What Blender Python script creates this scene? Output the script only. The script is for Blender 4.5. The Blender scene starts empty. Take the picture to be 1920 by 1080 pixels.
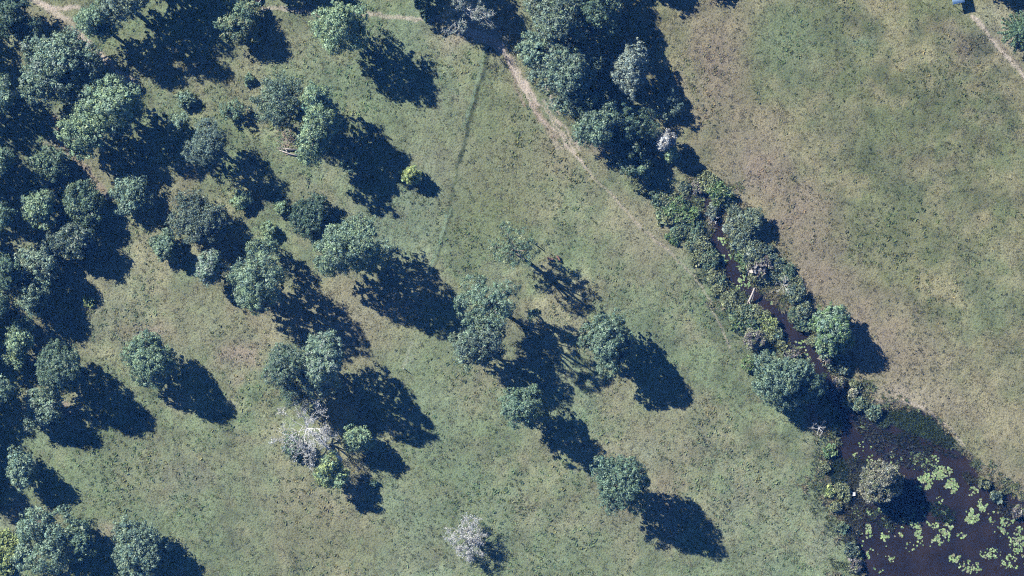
import bpy, bmesh, math, random
import numpy as np
from mathutils import Vector

# ------------------------------------------------------------------ camera, sky, sun, exposure
SC = bpy.context.scene
COL = SC.collection
S = 0.09                 # metres per photograph pixel on the ground
CAM_H = 700.0
cam_d = bpy.data.cameras.new('camera')
cam_d.sensor_width = 36.0
cam_d.lens = 36.0 * CAM_H / (1920 * S)
cam_d.clip_start = 1.0
cam_d.clip_end = 9000.0
cam = bpy.data.objects.new('camera', cam_d)
cam.location = (0, 0, CAM_H)
COL.objects.link(cam)
SC.camera = cam

SUN_EL = math.radians(38.0)
SH = math.radians(37.0)              # shadows run to the right and down in the photograph
to_sun = Vector((-math.cos(SH) * math.cos(SUN_EL), math.sin(SH) * math.cos(SUN_EL), math.sin(SUN_EL)))
w = bpy.data.worlds.new("World")
SC.world = w
w.use_nodes = True
nt = w.node_tree
sky = nt.nodes.new('ShaderNodeTexSky')
sky.sky_type = 'NISHITA'
sky.sun_disc = False
sky.sun_elevation = SUN_EL
sky.sun_rotation = math.atan2(to_sun.x, to_sun.y)
sky.altitude = 0
sky.air_density = 0.6
sky.dust_density = 0.0
sky.ozone_density = 10.0
bg = nt.nodes['Background']
bg.inputs['Strength'].default_value = 0.06
nt.links.new(sky.outputs['Color'], bg.inputs['Color'])

sl = bpy.data.lights.new('sun', 'SUN')
sl.energy = 5.0
sl.angle = math.radians(0.5)
sl.color = (1.0, 0.98, 0.93)
so = bpy.data.objects.new('sun', sl)
so.rotation_euler = to_sun.to_track_quat('Z', 'Y').to_euler()
so.location = to_sun * 300
COL.objects.link(so)

SC.view_settings.view_transform = 'Standard'
SC.view_settings.look = 'None'
SC.view_settings.gamma = 1.0
SC.view_settings.use_curve_mapping = False
SC.view_settings.exposure = 1.25
SC.render.engine = 'CYCLES'
SC.cycles.max_bounces = 4
SC.cycles.diffuse_bounces = 3
SC.cycles.volume_bounces = 0
SC.cycles.filter_width = 1.1
SC.cycles.use_denoising = False
SC.cycles.transparent_max_bounces = 4

# ------------------------------------------------------------------ helpers
def W(px, py, h=0.0):
    """world x, y of a thing h metres up that shows at photograph pixel px, py"""
    k = S * (CAM_H - h) / CAM_H
    return (px - 960) * k, (540 - py) * k

def tag(o, label=None, cat=None, group=None, kind=None):
    if label: o['label'] = label
    if cat: o['category'] = cat
    if group: o['group'] = group
    if kind: o['kind'] = kind
    return o

def empty(name, loc, rz=0.0):
    o = bpy.data.objects.new(name, None)
    o.location = loc
    o.rotation_euler = (0, 0, rz)
    o.empty_display_size = 0.5
    COL.objects.link(o)
    return o

def mesh_np(name, verts, faces_flat, sizes, mat, parent=None, color=None, smooth=False):
    verts = np.asarray(verts, dtype=np.float32)
    faces_flat = np.asarray(faces_flat, dtype=np.int32)
    sizes = np.asarray(sizes, dtype=np.int32)
    me = bpy.data.meshes.new(name)
    me.vertices.add(len(verts))
    me.vertices.foreach_set('co', verts.ravel())
    me.loops.add(len(faces_flat))
    me.loops.foreach_set('vertex_index', faces_flat)
    me.polygons.add(len(sizes))
    starts = np.zeros(len(sizes), dtype=np.int32)
    starts[1:] = np.cumsum(sizes)[:-1]
    me.polygons.foreach_set('loop_start', starts)
    me.polygons.foreach_set('loop_total', sizes)
    if smooth:
        me.polygons.foreach_set('use_smooth', np.ones(len(sizes), dtype=bool))
    me.update(calc_edges=True)
    if color is not None:
        a = me.color_attributes.new('tint', 'FLOAT_COLOR', 'POINT')
        c = np.ones((len(verts), 4), dtype=np.float32)
        c[:, :3] = color
        a.data.foreach_set('color', c.ravel())
    me.materials.append(mat)
    o = bpy.data.objects.new(name, me)
    COL.objects.link(o)
    if parent: o.parent = parent
    return o

class MB:
    """collects tubes, boxes and the like and links them as one mesh object"""
    def __init__(self):
        self.v = []; self.f = []
    def tube(self, pts, radii, n=6, cap=True):
        pts = [Vector(p) for p in pts]
        rings = []
        for i, p in enumerate(pts):
            d = (pts[min(i + 1, len(pts) - 1)] - pts[max(i - 1, 0)])
            if d.length < 1e-6: d = Vector((0, 0, 1))
            d.normalize()
            a = d.orthogonal().normalized()
            b = d.cross(a)
            s = len(self.v)
            for k in range(n):
                t = 2 * math.pi * k / n
                self.v.append(p + (a * math.cos(t) + b * math.sin(t)) * radii[i])
            rings.append(s)
        for r0, r1 in zip(rings, rings[1:]):
            # keep rings aligned: find the nearest start
            best = min(range(n), key=lambda q: (self.v[r1 + q] - self.v[r0] - (self.v[r1] - self.v[r1])).length)
            for k in range(n):
                self.f.append((r0 + k, r0 + (k + 1) % n, r1 + (k + 1 + best) % n, r1 + (k + best) % n))
        if cap:
            self.f.append(tuple(rings[-1] + k for k in range(n)))
            self.f.append(tuple(rings[0] + k for k in reversed(range(n))))
    def box(self, c, sx, sy, sz, rz=0.0):
        s = len(self.v)
        ca, sa = math.cos(rz), math.sin(rz)
        for dz in (-.5, .5):
            for dx, dy in ((-.5, -.5), (.5, -.5), (.5, .5), (-.5, .5)):
                x, y = dx * sx, dy * sy
                self.v.append(Vector((c[0] + x * ca - y * sa, c[1] + x * sa + y * ca, c[2] + dz * sz)))
        for q in ((0, 3, 2, 1), (4, 5, 6, 7), (0, 1, 5, 4), (1, 2, 6, 5), (2, 3, 7, 6), (3, 0, 4, 7)):
            self.f.append(tuple(s + i for i in q))
    def build(self, name, mat, parent=None, smooth=False):
        me = bpy.data.meshes.new(name)
        me.from_pydata([tuple(v) for v in self.v], [], self.f)
        if smooth:
            me.polygons.foreach_set('use_smooth', [True] * len(me.polygons))
        me.materials.append(mat)
        o = bpy.data.objects.new(name, me)
        COL.objects.link(o)
        if parent: o.parent = parent
        return o

# value noise on arrays
def _hash(ix, iy, seed):
    h = (ix.astype(np.int64) * 374761393 + iy.astype(np.int64) * 668265263 + seed * 974634537) & 0x7fffffff
    h = ((h ^ (h >> 13)) * 1274126177) & 0x7fffffff
    h = ((h ^ (h >> 16)) * 2246822519) & 0x7fffffff
    return (h & 0xffff) / 65535.0
def vnoise(x, y, seed=0):
    fx, fy = np.floor(x), np.floor(y)
    tx, ty = x - fx, y - fy
    tx = tx * tx * (3 - 2 * tx); ty = ty * ty * (3 - 2 * ty)
    a = _hash(fx, fy, seed); b = _hash(fx + 1, fy, seed)
    c = _hash(fx, fy + 1, seed); d = _hash(fx + 1, fy + 1, seed)
    return (a * (1 - tx) + b * tx) * (1 - ty) + (c * (1 - tx) + d * tx) * ty
def fbm(x, y, sc, seed=0, oct=4):
    r = np.zeros_like(x); a = 0.5; t = 0.0
    ca, sa = math.cos(0.6), math.sin(0.6)
    for o in range(oct):
        r += a * vnoise((x * ca - y * sa) / sc, (x * sa + y * ca) / sc, seed + o * 17)
        t += a; a *= 0.55; sc *= 0.5
        x, y = x * ca - y * sa, x * sa + y * ca
    return r / t
def sstep(a, b, x):
    t = np.clip((x - a) / (b - a), 0, 1)
    return t * t * (3 - 2 * t)
def seg_dist(px, py, pts):
    d = np.full(px.shape, 1e9)
    for (x0, y0), (x1, y1) in zip(pts, pts[1:]):
        dx, dy = x1 - x0, y1 - y0
        t = np.clip(((px - x0) * dx + (py - y0) * dy) / (dx * dx + dy * dy), 0, 1)
        d = np.minimum(d, np.hypot(px - x0 - t * dx, py - y0 - t * dy))
    return d
def poly_sdf(px, py, pts):
    """positive inside"""
    d = seg_dist(px, py, pts + [pts[0]])
    ins = np.zeros(px.shape, dtype=bool)
    n = len(pts)
    for i in range(n):
        x0, y0 = pts[i]; x1, y1 = pts[(i + 1) % n]
        if y0 == y1: continue
        c = ((y0 > py) != (y1 > py)) & (px < (x1 - x0) * (py - y0) / (y1 - y0) + x0)
        ins ^= c
    return np.where(ins, d, -d)

# ------------------------------------------------------------------ materials
AL = 0.745      # scale of the ground and wood albedos
def new_mat(name):
    m = bpy.data.materials.new(name)
    m.use_nodes = True
    n = m.node_tree.nodes
    return m, n, m.node_tree.links, n['Principled BSDF']

def simple_mat(name, col, rough=0.8, noise_sc=0.0, amount=0.25, spec=0.3):
    m, n, l, p = new_mat(name)
    p.inputs['Roughness'].default_value = rough
    p.inputs['Specular IOR Level'].default_value = spec
    col = tuple(q * AL for q in col)
    if noise_sc:
        tc = n.new('ShaderNodeTexCoord'); no = n.new('ShaderNodeTexNoise'); mr = n.new('ShaderNodeMapRange')
        hs = n.new('ShaderNodeMixRGB'); hs.blend_type = 'MULTIPLY'; hs.inputs['Fac'].default_value = 1
        no.inputs['Scale'].default_value = noise_sc; no.inputs['Detail'].default_value = 5
        mr.inputs['From Min'].default_value = 0.3; mr.inputs['From Max'].default_value = 0.7
        mr.inputs['To Min'].default_value = 1 - amount; mr.inputs['To Max'].default_value = 1 + amount
        l.new(tc.outputs['Object'], no.inputs['Vector']); l.new(no.outputs['Fac'], mr.inputs['Value'])
        hs.inputs['Color1'].default_value = (*col, 1); l.new(mr.outputs['Result'], hs.inputs['Color2'])
        l.new(hs.outputs['Color'], p.inputs['Base Color'])
    else:
        p.inputs['Base Color'].default_value = (*col, 1)
    return m

def leaf_mat(name, attr_type='GEOMETRY', transl=0.2, rough=0.5, spec=0.4):
    m, n, l, p = new_mat(name)
    at = n.new('ShaderNodeAttribute'); at.attribute_name = 'tint'; at.attribute_type = attr_type
    tr = n.new('ShaderNodeBsdfTranslucent'); mx = n.new('ShaderNodeMixShader')
    mx.inputs['Fac'].default_value = transl
    l.new(at.outputs['Color'], p.inputs['Base Color'])
    l.new(at.outputs['Color'], tr.inputs['Color'])
    p.inputs['Roughness'].default_value = rough
    p.inputs['Specular IOR Level'].default_value = spec
    l.new(p.outputs['BSDF'], mx.inputs[1]); l.new(tr.outputs['BSDF'], mx.inputs[2])
    l.new(mx.outputs['Shader'], n['Material Output'].inputs['Surface'])
    return m

M_LEAF = leaf_mat('leaf')
M_BLADE = leaf_mat('grass_blade', 'INSTANCER', 0.4, 0.7, 0.15)
M_BARK = simple_mat('bark', (0.17, 0.145, 0.125), 0.9, 6.0, 0.4)
M_PALEBARK = simple_mat('pale_bark', (0.42, 0.38, 0.36), 0.85, 5.0, 0.3)
M_DEADWOOD = simple_mat('dead_wood', (0.58, 0.585, 0.59), 0.85, 4.0, 0.25)
M_REDWOOD = simple_mat('rusty_dead_wood', (0.36, 0.27, 0.24), 0.9, 4.0, 0.3)
M_LOG = simple_mat('weathered_log', (0.42, 0.38, 0.37), 0.85, 5.0, 0.3)

# ------------------------------------------------------------------ ground
WATER = [(1300, 352), (1316, 372), (1328, 400), (1336, 430), (1334, 455), (1343, 480), (1358, 512), (1376, 537),
         (1400, 552), (1425, 577), (1450, 600), (1475, 630), (1498, 660), (1518, 692), (1543, 732), (1570, 765),
         (1582, 800), (1572, 828), (1556, 845), (1550, 868), (1552, 900), (1564, 935), (1584, 968), (1600, 1000),
         (1612, 1040), (1640, 1130), (2000, 1130), (2000, 990), (1918, 952), (1880, 926), (1845, 897), (1815, 868),
         (1788, 838), (1760, 806), (1722, 778), (1675, 764), (1640, 766), (1615, 762), (1592, 737), (1562, 702),
         (1537, 660), (1512, 620), (1480, 588), (1448, 562), (1420, 540), (1396, 515), (1382, 490), (1368, 468),
         (1362, 440), (1352, 410), (1342, 380), (1322, 352)]
def water_sdf(px, py):
    r = np.full(px.shape, -500.0)
    m = (px > 1240) & (py > 290)
    if m.any():
        x, y = px[m], py[m]
        wob = (fbm(x, y, 24, 91, 4) - 0.5) * (15 + 26 * sstep(740, 800, y))
        r[m] = poly_sdf(x, y, WATER) + wob
    return r

G_GREEN = np.array((0.158, 0.212, 0.118)); G_STRAW = np.array((0.265, 0.255, 0.165)); G_DARK = np.array((0.070, 0.098, 0.055))
G_TEAL = np.array((0.170, 0.235, 0.158)); G_PINK = np.array((0.300, 0.245, 0.205)); G_DIRT = np.array((0.46, 0.40, 0.355))
G_BROWN = np.array((0.250, 0.205, 0.160)); G_OLIVE = np.array((0.140, 0.168, 0.082)); G_MUD = np.array((0.120, 0.072, 0.055)); G_PALE = np.array((0.25, 0.285, 0.20))
BLOBS = [  # centre, radii (pixels), colour, strength
    (1690, 690, 80, 75, G_BROWN, .75), (1500, 400, 60, 90, G_BROWN, .75), (1545, 520, 60, 80, G_BROWN, .75), (1620, 610, 60, 60, G_BROWN, .75), (1340, 130, 60, 120, G_BROWN, .75), (1420, 300, 50, 60, G_BROWN, .75), (1770, 770, 90, 40, G_BROWN, .6), (1880, 890, 50, 60, G_BROWN, .5),
    (500, 600, 160, 60, G_BROWN, .35), (660, 620, 60, 70, G_BROWN, .45), (600, 990, 120, 70, G_BROWN, .4), (340, 870, 120, 60, G_BROWN, .25), (1010, 640, 50, 40, G_TEAL, .4), (1220, 440, 60, 70, G_BROWN, .45), (1030, 280, 90, 50, G_BROWN, .4), (820, 300, 60, 90, G_BROWN, .3), (1150, 980, 110, 60, G_BROWN, .3), (1250, 880, 90, 80, G_BROWN, .3), (900, 720, 60, 60, G_BROWN, .3),
    (1760, 720, 120, 70, G_STRAW, .4), (1880, 860, 60, 80, G_STRAW, .4), (1400, 330, 60, 60, G_PINK, .35),
    (455, 675, 34, 22, G_PINK, .8), (285, 618, 28, 14, G_PINK, .7), (50, 965, 36, 20, G_PINK, .9), (205, 1000, 24, 20, G_PINK, .6),
    (115, 760, 18, 8, G_PINK, .9), (170, 325, 40, 45, G_STRAW, .7), (110, 250, 12, 30, G_PINK, .6), (330, 130, 120, 40, G_STRAW, .5),
    (560, 70, 80, 40, G_STRAW, .4), (700, 420, 110, 55, G_TEAL, .7), (620, 130, 120, 60, G_TEAL, .35), (640, 580, 120, 80, G_STRAW, .45),
    (380, 600, 120, 70, G_STRAW, .25), (200, 920, 90, 60, G_GREEN, .6), (560, 940, 60, 60, G_STRAW, .3), (960, 250, 90, 160, G_OLIVE, .6),
    (1000, 330, 100, 60, G_STRAW, .35), (930, 400, 70, 60, G_OLIVE, .6), (1230, 430, 70, 60, G_STRAW, .5), (1230, 800, 80, 60, G_STRAW, .4),
    (1385, 745, 25, 40, G_DARK, .35), (1210, 850, 40, 20, G_PALE, .7), (1100, 1040, 120, 50, G_GREEN, .4), (830, 780, 100, 120, G_GREEN, .35),
    (900, 930, 90, 80, G_GREEN, .5), (640, 1020, 110, 60, G_OLIVE, .5), (1832, 82, 44, 20, G_DARK * .7, 1.0), (1850, 86, 30, 14, G_DARK * .7, 1.0), (1612, 72, 24, 10, G_TEAL, .8),
    (1790, 90, 30, 40, G_PINK, .35), (1888, 62, 36, 62, np.array((.34, .31, .23)), .9), (1850, 30, 25, 30, G_PALE, .5), (1780, 200, 60, 60, G_DARK, .3),
    (1480, 60, 60, 60, G_GREEN, .7), (1480, 130, 40, 70, G_GREEN, .4), (1570, 170, 50, 90, G_DARK, .28), (1745, 330, 80, 50, G_DARK, .3),
    (1660, 300, 50, 60, G_DARK, .22), (1860, 200, 40, 30, G_DARK, .4), (1860, 560, 60, 70, G_GREEN, .5), (1700, 460, 100, 80, G_OLIVE, .5),
    (1310, 520, 40, 40, G_GREEN, .4), (1190, 640, 90, 60, G_TEAL, .25), (1380, 620, 30, 40, G_GREEN, .3), (1440, 960, 80, 80, G_PALE, .3),
    (1545, 1020, 25, 60, G_PALE, .6), (20, 1030, 25, 45, G_PALE, .8), (100, 20, 60, 20, G_STRAW, .6), (270, 5, 60, 10, G_GREEN, .6),
    (880, 60, 60, 25, G_DIRT, .5), (1530, 776, 14, 18, np.array((.24, .16, .14)), 1.0), (1546, 862, 10, 10, np.array((.20, .12, .10)), 1.0),
    (1560, 600, 40, 30, G_STRAW, .4), (1700, 745, 60, 14, G_DIRT, .35), (1760, 760, 60, 40, G_STRAW, .4), (1120, 260, 18, 22, G_PINK, .6), (980, 150, 20, 50, G_STRAW, .5)]
PATHS = [  # points, half width (pixels), colour, strength
    ([(880, 62), (915, 74), (940, 90)], 7, G_DIRT, .9), ([(938, 84), (952, 105), (966, 130), (984, 160), (992, 172)], 5.5, G_DIRT, .8),
    ([(984, 160), (1000, 182), (1006, 196)], 5, G_DIRT, .8),
    ([(950, 105), (968, 150), (985, 178), (1003, 208), (1022, 232), (1038, 240)], 2.2, G_DIRT, 1.0),
    ([(990, 168), (1012, 195), (1030, 215), (1050, 245), (1068, 268), (1080, 290), (1100, 318)], 1.5, G_DIRT, .75),
    ([(1035, 238), (1052, 255), (1066, 278), (1088, 300)], 2.0, G_DIRT, .8),
    ([(1022, 160), (1034, 188), (1046, 215)], 2.0, G_DIRT, .8), ([(1018, 188), (1040, 222), (1062, 246), (1072, 262)], 1.5, G_DIRT, .7),
    ([(1090, 302), (1104, 322), (1150, 370)], 1.3, G_DIRT, .55), ([(1036, 258), (1046, 276), (1062, 276)], 4, G_DIRT, .4), ([(1078, 266), (1086, 278)], 4, G_DIRT, .6),
    ([(1000, 195), (1016, 225), (1040, 255)], 6, G_PINK, .6), ([(955, 120), (966, 160), (985, 200)], 2, G_PINK, .6),
    ([(50, -8), (90, 12), (135, 48), (180, 95), (213, 130), (250, 155)], 6, G_DIRT, .8),
    ([(70, 5), (100, 14), (145, 16)], 3.5, G_DIRT, .8), ([(90, 40), (150, 55)], 8, G_STRAW, .7),
    ([(104, 222), (128, 285), (160, 318), (205, 372)], 6, G_PINK, .7),
    ([(480, 12), (560, 20), (640, 28), (700, 26), (760, 36), (830, 38)], 3, G_DIRT, .6),
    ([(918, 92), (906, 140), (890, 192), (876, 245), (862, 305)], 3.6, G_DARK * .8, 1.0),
    ([(909, 95), (897, 140), (882, 200), (872, 235)], 2.6, G_TEAL, .9),
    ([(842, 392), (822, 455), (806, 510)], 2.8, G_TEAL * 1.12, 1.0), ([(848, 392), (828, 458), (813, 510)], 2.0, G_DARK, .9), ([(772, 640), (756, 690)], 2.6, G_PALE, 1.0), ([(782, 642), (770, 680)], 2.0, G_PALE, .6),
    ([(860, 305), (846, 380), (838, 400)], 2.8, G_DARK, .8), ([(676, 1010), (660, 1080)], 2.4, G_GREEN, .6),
    ([(1820, 30), (1848, 58), (1868, 82), (1890, 108), (1930, 152)], 3.2, G_DIRT, .75),
    ([(1868, 70), (1895, 104), (1935, 146)], 1.6, np.array((0.16, 0.13, 0.12)), .7),
    ([(1640, 754), (1690, 754), (1738, 778), (1775, 810), (1800, 842), (1850, 882)], 2.2, np.array((0.13, 0.12, 0.10)), .8),
    ([(1645, 750), (1694, 749), (1744, 773), (1782, 806), (1808, 838)], 2.2, G_DIRT, .55),
    ([(1148, 368), (1200, 424), (1262, 478), (1318, 538), (1340, 585), (1368, 650)], 1.6, G_DIRT, .5),
    ([(1380, 690), (1340, 750)], 10, G_GREEN, .5)]
CREEK_LINE = [(1040, -80), (1180, 120), (1260, 260), (1320, 380), (1360, 480), (1470, 600), (1560, 720), (1660, 780), (1780, 840), (1940, 980), (2100, 1120)]
def ground_color(px, py):
    px = np.asarray(px, dtype=np.float64); py = np.asarray(py, dtype=np.float64)
    n1 = fbm(px, py, 260, 1, 3); n2 = fbm(px, py, 90, 5, 4); n3 = fbm(px, py, 30, 9, 4); n4 = fbm(px, py, 120, 23, 5)
    cl = np.interp(py, [p[1] for p in CREEK_LINE], [p[0] for p in CREEK_LINE])
    right = sstep(-40, 40, px - cl)[:, None]
    t = sstep(0.40, 0.72, 0.35 * n1 + 0.4 * n2 + 0.35 * n3 - 0.04)[:, None] * .85
    left_c = G_GREEN * (1 - t) + G_STRAW * t
    t2 = sstep(0.36, 0.72, 0.15 * n1 + 0.35 * n2 + 0.55 * n3 - 0.02)[:, None]
    right_c = G_OLIVE * (1 - t2) + np.array((0.258, 0.242, 0.145)) * t2
    c = left_c * (1 - right) + right_c * right
    tl = sstep(0.5, 0.68, n4)[:, None] * 0.5 * (1 - right)
    c = c * (1 - tl) + G_TEAL * tl
    dk = sstep(0.54, 0.76, fbm(px, py, 60, 41, 6))[:, None] * (0.2 + 0.22 * right)
    c = c * (1 - dk) + G_DARK * dk
    fine = fbm(px, py, 26, 51, 5)
    mid_ = fbm(px, py, 55, 57, 3)
    c = c * (1 + 0.95 * (fine - .5) + .55 * (mid_ - .5))[:, None]
    yl = (sstep(.5, .75, fbm(px, py, 36, 55, 4)) * .35)[:, None]
    c = c * (1 - yl) + np.array((0.225, 0.235, 0.145)) * yl
    wx = px + (fbm(px, py, 40, 61, 3) - .5) * 60; wy = py + (fbm(px, py, 40, 71, 3) - .5) * 60
    for (bx, by, rx, ry, col, st) in BLOBS:
        d = ((wx - bx) / rx) ** 2 + ((wy - by) / ry) ** 2
        m = (np.exp(-d * 0.8) * st)[:, None]
        c = c * (1 - m) + col * m
    wx = px + (fbm(px, py, 14, 81, 2) - .5) * 9; wy = py + (fbm(px, py, 14, 83, 2) - .5) * 9
    rag = 0.55 + 0.9 * fbm(px, py, 12, 85, 3)
    for (pts, hw, col, st) in PATHS:
        x0 = min(p[0] for p in pts) - 40; x1 = max(p[0] for p in pts) + 40
        y0 = min(p[1] for p in pts) - 40; y1 = max(p[1] for p in pts) + 40
        k = np.nonzero((px > x0) & (px < x1) & (py > y0) & (py < y1))[0]
        if len(k) == 0: continue
        d = seg_dist(wx[k], wy[k], pts)
        m = ((1 - sstep(hw * 0.6, hw * 1.7, d)) * np.clip(st * rag[k], 0, 1))[:, None]
        c[k] = c[k] * (1 - m) + col * m
    return c * AL

def axis(lo, hi, step, far):
    a = np.arange(lo, hi + step * .5, step)
    out = [hi]
    s = step
    while out[-1] < far:
        s *= 1.5; out.append(out[-1] + s)
    out2 = [lo]
    s = step
    while out2[-1] > -far:
        s *= 1.5; out2.append(out2[-1] - s)
    return np.concatenate([np.array(out2[1:])[::-1], a, np.array(out[1:])])
gx = axis(-92, 92, 0.25, 3500); gy = axis(-54, 54, 0.25, 3500)
GX, GY = np.meshgrid(gx, gy)
fx, fy = GX.ravel(), GY.ravel()
gpx = fx / S + 960; gpy = 540 - fy / S
inner = (np.abs(fx) < 96) & (np.abs(fy) < 58)
col = np.tile(AL * np.array((0.19, 0.20, 0.125)), (len(fx), 1))
col[inner] = ground_color(gpx[inner], gpy[inner])
sdf = np.full(len(fx), -500.0)
sdf[inner] = water_sdf(gpx[inner], gpy[inner])
gz = np.zeros(len(fx))
gz[inner] = (fbm(gpx[inner], gpy[inner], 160, 33, 3) - .5) * 0.35 + (fbm(gpx[inner], gpy[inner], 8, 37, 3) - .5) * 0.16
edge = sstep(-7, 5, sdf)
gz = gz * (1 - edge) - 0.85 * edge
lowland = sstep(-30, -2, sdf)
gz -= 0.18 * lowland
mud = sstep(-8, 1, sdf)[:, None]
col = col * (1 - mud) + G_MUD * AL * mud
nx, ny = len(gx), len(gy)
ii = (np.arange(ny - 1)[:, None] * nx + np.arange(nx - 1)[None, :]).ravel()
quads = np.stack([ii, ii + 1, ii + 1 + nx, ii + nx], 1).ravel()

m, n, l, p = new_mat('meadow')
at = n.new('ShaderNodeAttribute'); at.attribute_name = 'tint'
tc = n.new('ShaderNodeTexCoord')
def noise(sc, det=4, rough=0.6):
    no = n.new('ShaderNodeTexNoise'); no.inputs['Scale'].default_value = sc
    no.inputs['Detail'].default_value = det; no.inputs['Roughness'].default_value = rough
    l.new(tc.outputs['Object'], no.inputs['Vector']); return no
n1 = noise(3.2, 5, 0.7); n2 = noise(6.0, 3, 0.6)
mr = n.new('ShaderNodeMapRange'); mr.inputs['From Min'].default_value = .3; mr.inputs['From Max'].default_value = .7
mr.inputs['To Min'].default_value = .74; mr.inputs['To Max'].default_value = 1.26
l.new(n1.outputs['Fac'], mr.inputs['Value'])
mul = n.new('ShaderNodeMixRGB'); mul.blend_type = 'MULTIPLY'; mul.inputs['Fac'].default_value = 1
l.new(at.outputs['Color'], mul.inputs['Color1']); l.new(mr.outputs['Result'], mul.inputs['Color2'])
hue = n.new('ShaderNodeMixRGB'); hue.inputs['Color2'].default_value = (0.16, 0.14, 0.095, 1)
mr2 = n.new('ShaderNodeMapRange'); mr2.inputs['From Min'].default_value = .5; mr2.inputs['From Max'].default_value = .75; mr2.inputs['To Max'].default_value = .5
l.new(n2.outputs['Fac'], mr2.inputs['Value']); l.new(mr2.outputs['Result'], hue.inputs['Fac'])
l.new(mul.outputs['Color'], hue.inputs['Color1']); l.new(hue.outputs['Color'], p.inputs['Base Color'])
bp = n.new('ShaderNodeBump'); bp.inputs['Strength'].default_value = 1.0; bp.inputs['Distance'].default_value = .26
l.new(n1.outputs['Fac'], bp.inputs['Height']); l.new(bp.outputs['Normal'], p.inputs['Normal'])
p.inputs['Roughness'].default_value = 0.95; p.inputs['Specular IOR Level'].default_value = 0.1
M_GROUND = m
ground = mesh_np('ground', np.stack([fx, fy, gz], 1), quads, np.full(len(ii), 4), M_GROUND, color=col, smooth=True)
tag(ground, kind='structure')

# water of creek and pond
m, n, l, p = new_mat('dark_water')
tc = n.new('ShaderNodeTexCoord'); no = n.new('ShaderNodeTexNoise'); no.inputs['Scale'].default_value = 0.25; no.inputs['Detail'].default_value = 4
cr = n.new('ShaderNodeValToRGB'); cr.color_ramp.elements[0].color = (0.0115, 0.0100, 0.0125, 1); cr.color_ramp.elements[1].color = (0.021, 0.0160, 0.0165, 1)
cr.color_ramp.elements[0].position = .35; cr.color_ramp.elements[1].position = .65
l.new(tc.outputs['Object'], no.inputs['Vector']); l.new(no.outputs['Fac'], cr.inputs['Fac']); l.new(cr.outputs['Color'], p.inputs['Base Color'])
nb = n.new('ShaderNodeTexNoise'); nb.inputs['Scale'].default_value = 5; bp = n.new('ShaderNodeBump'); bp.inputs['Strength'].default_value = .06; bp.inputs['Distance'].default_value = .03
l.new(tc.outputs['Object'], nb.inputs['Vector']); l.new(nb.outputs['Fac'], bp.inputs['Height']); l.new(bp.outputs['Normal'], p.inputs['Normal'])
p.inputs['Roughness'].default_value = 0.12; p.inputs['IOR'].default_value = 1.33
M_WATER = m
WATER_Z = -0.42
wb = MB()
x0, y0 = W(1270, 330); x1, y1 = W(2010, 1140)
N = 24
for j in range(N + 1):
    for i in range(N + 1):
        wb.v.append(Vector((x0 + (x1 - x0) * i / N, y0 + (y1 - y0) * j / N, WATER_Z)))
for j in range(N):
    for i in range(N):
        a = j * (N + 1) + i
        wb.f.append((a, a + N + 1, a + N + 2, a + 1))
tag(wb.build('water', M_WATER), kind='structure')

# ------------------------------------------------------------------ instanced ground cover (stuff)
rng = np.random.default_rng(11)
def blade_proto(name, nb, length, width, lean, seed, mat, broad=False):
    r = random.Random(seed); v = []; f = []
    for k in range(nb):
        a = r.uniform(0, 2 * math.pi); ln = length * r.uniform(.55, 1.15); le = lean * r.uniform(.4, 1.3)
        d = Vector((math.cos(a) * math.sin(le), math.sin(a) * math.sin(le), math.cos(le)))
        side = Vector((-math.sin(a), math.cos(a), 0)) * width * r.uniform(.7, 1.3)
        b = Vector((r.uniform(-.06, .06), r.uniform(-.06, .06), -0.02))
        s = len(v)
        if broad:
            v += [b, b + d * ln * .55 + side, b + d * ln + Vector((0, 0, -ln * .15)), b + d * ln * .55 - side]
            f.append((s, s + 1, s + 2, s + 3))
        else:
            v += [b - side * .5, b + side * .5, b + d * ln * .6 + side * .45, b + d * ln + Vector((0, 0, -ln * .18)), b + d * ln * .6 - side * .45]
            f.append((s, s + 1, s + 2, s + 4)); f.append((s + 4, s + 2, s + 3))
    me = bpy.data.meshes.new(name); me.from_pydata([tuple(q) for q in v], [], f); me.materials.append(mat)
    return bpy.data.objects.new(name, me)

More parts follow.
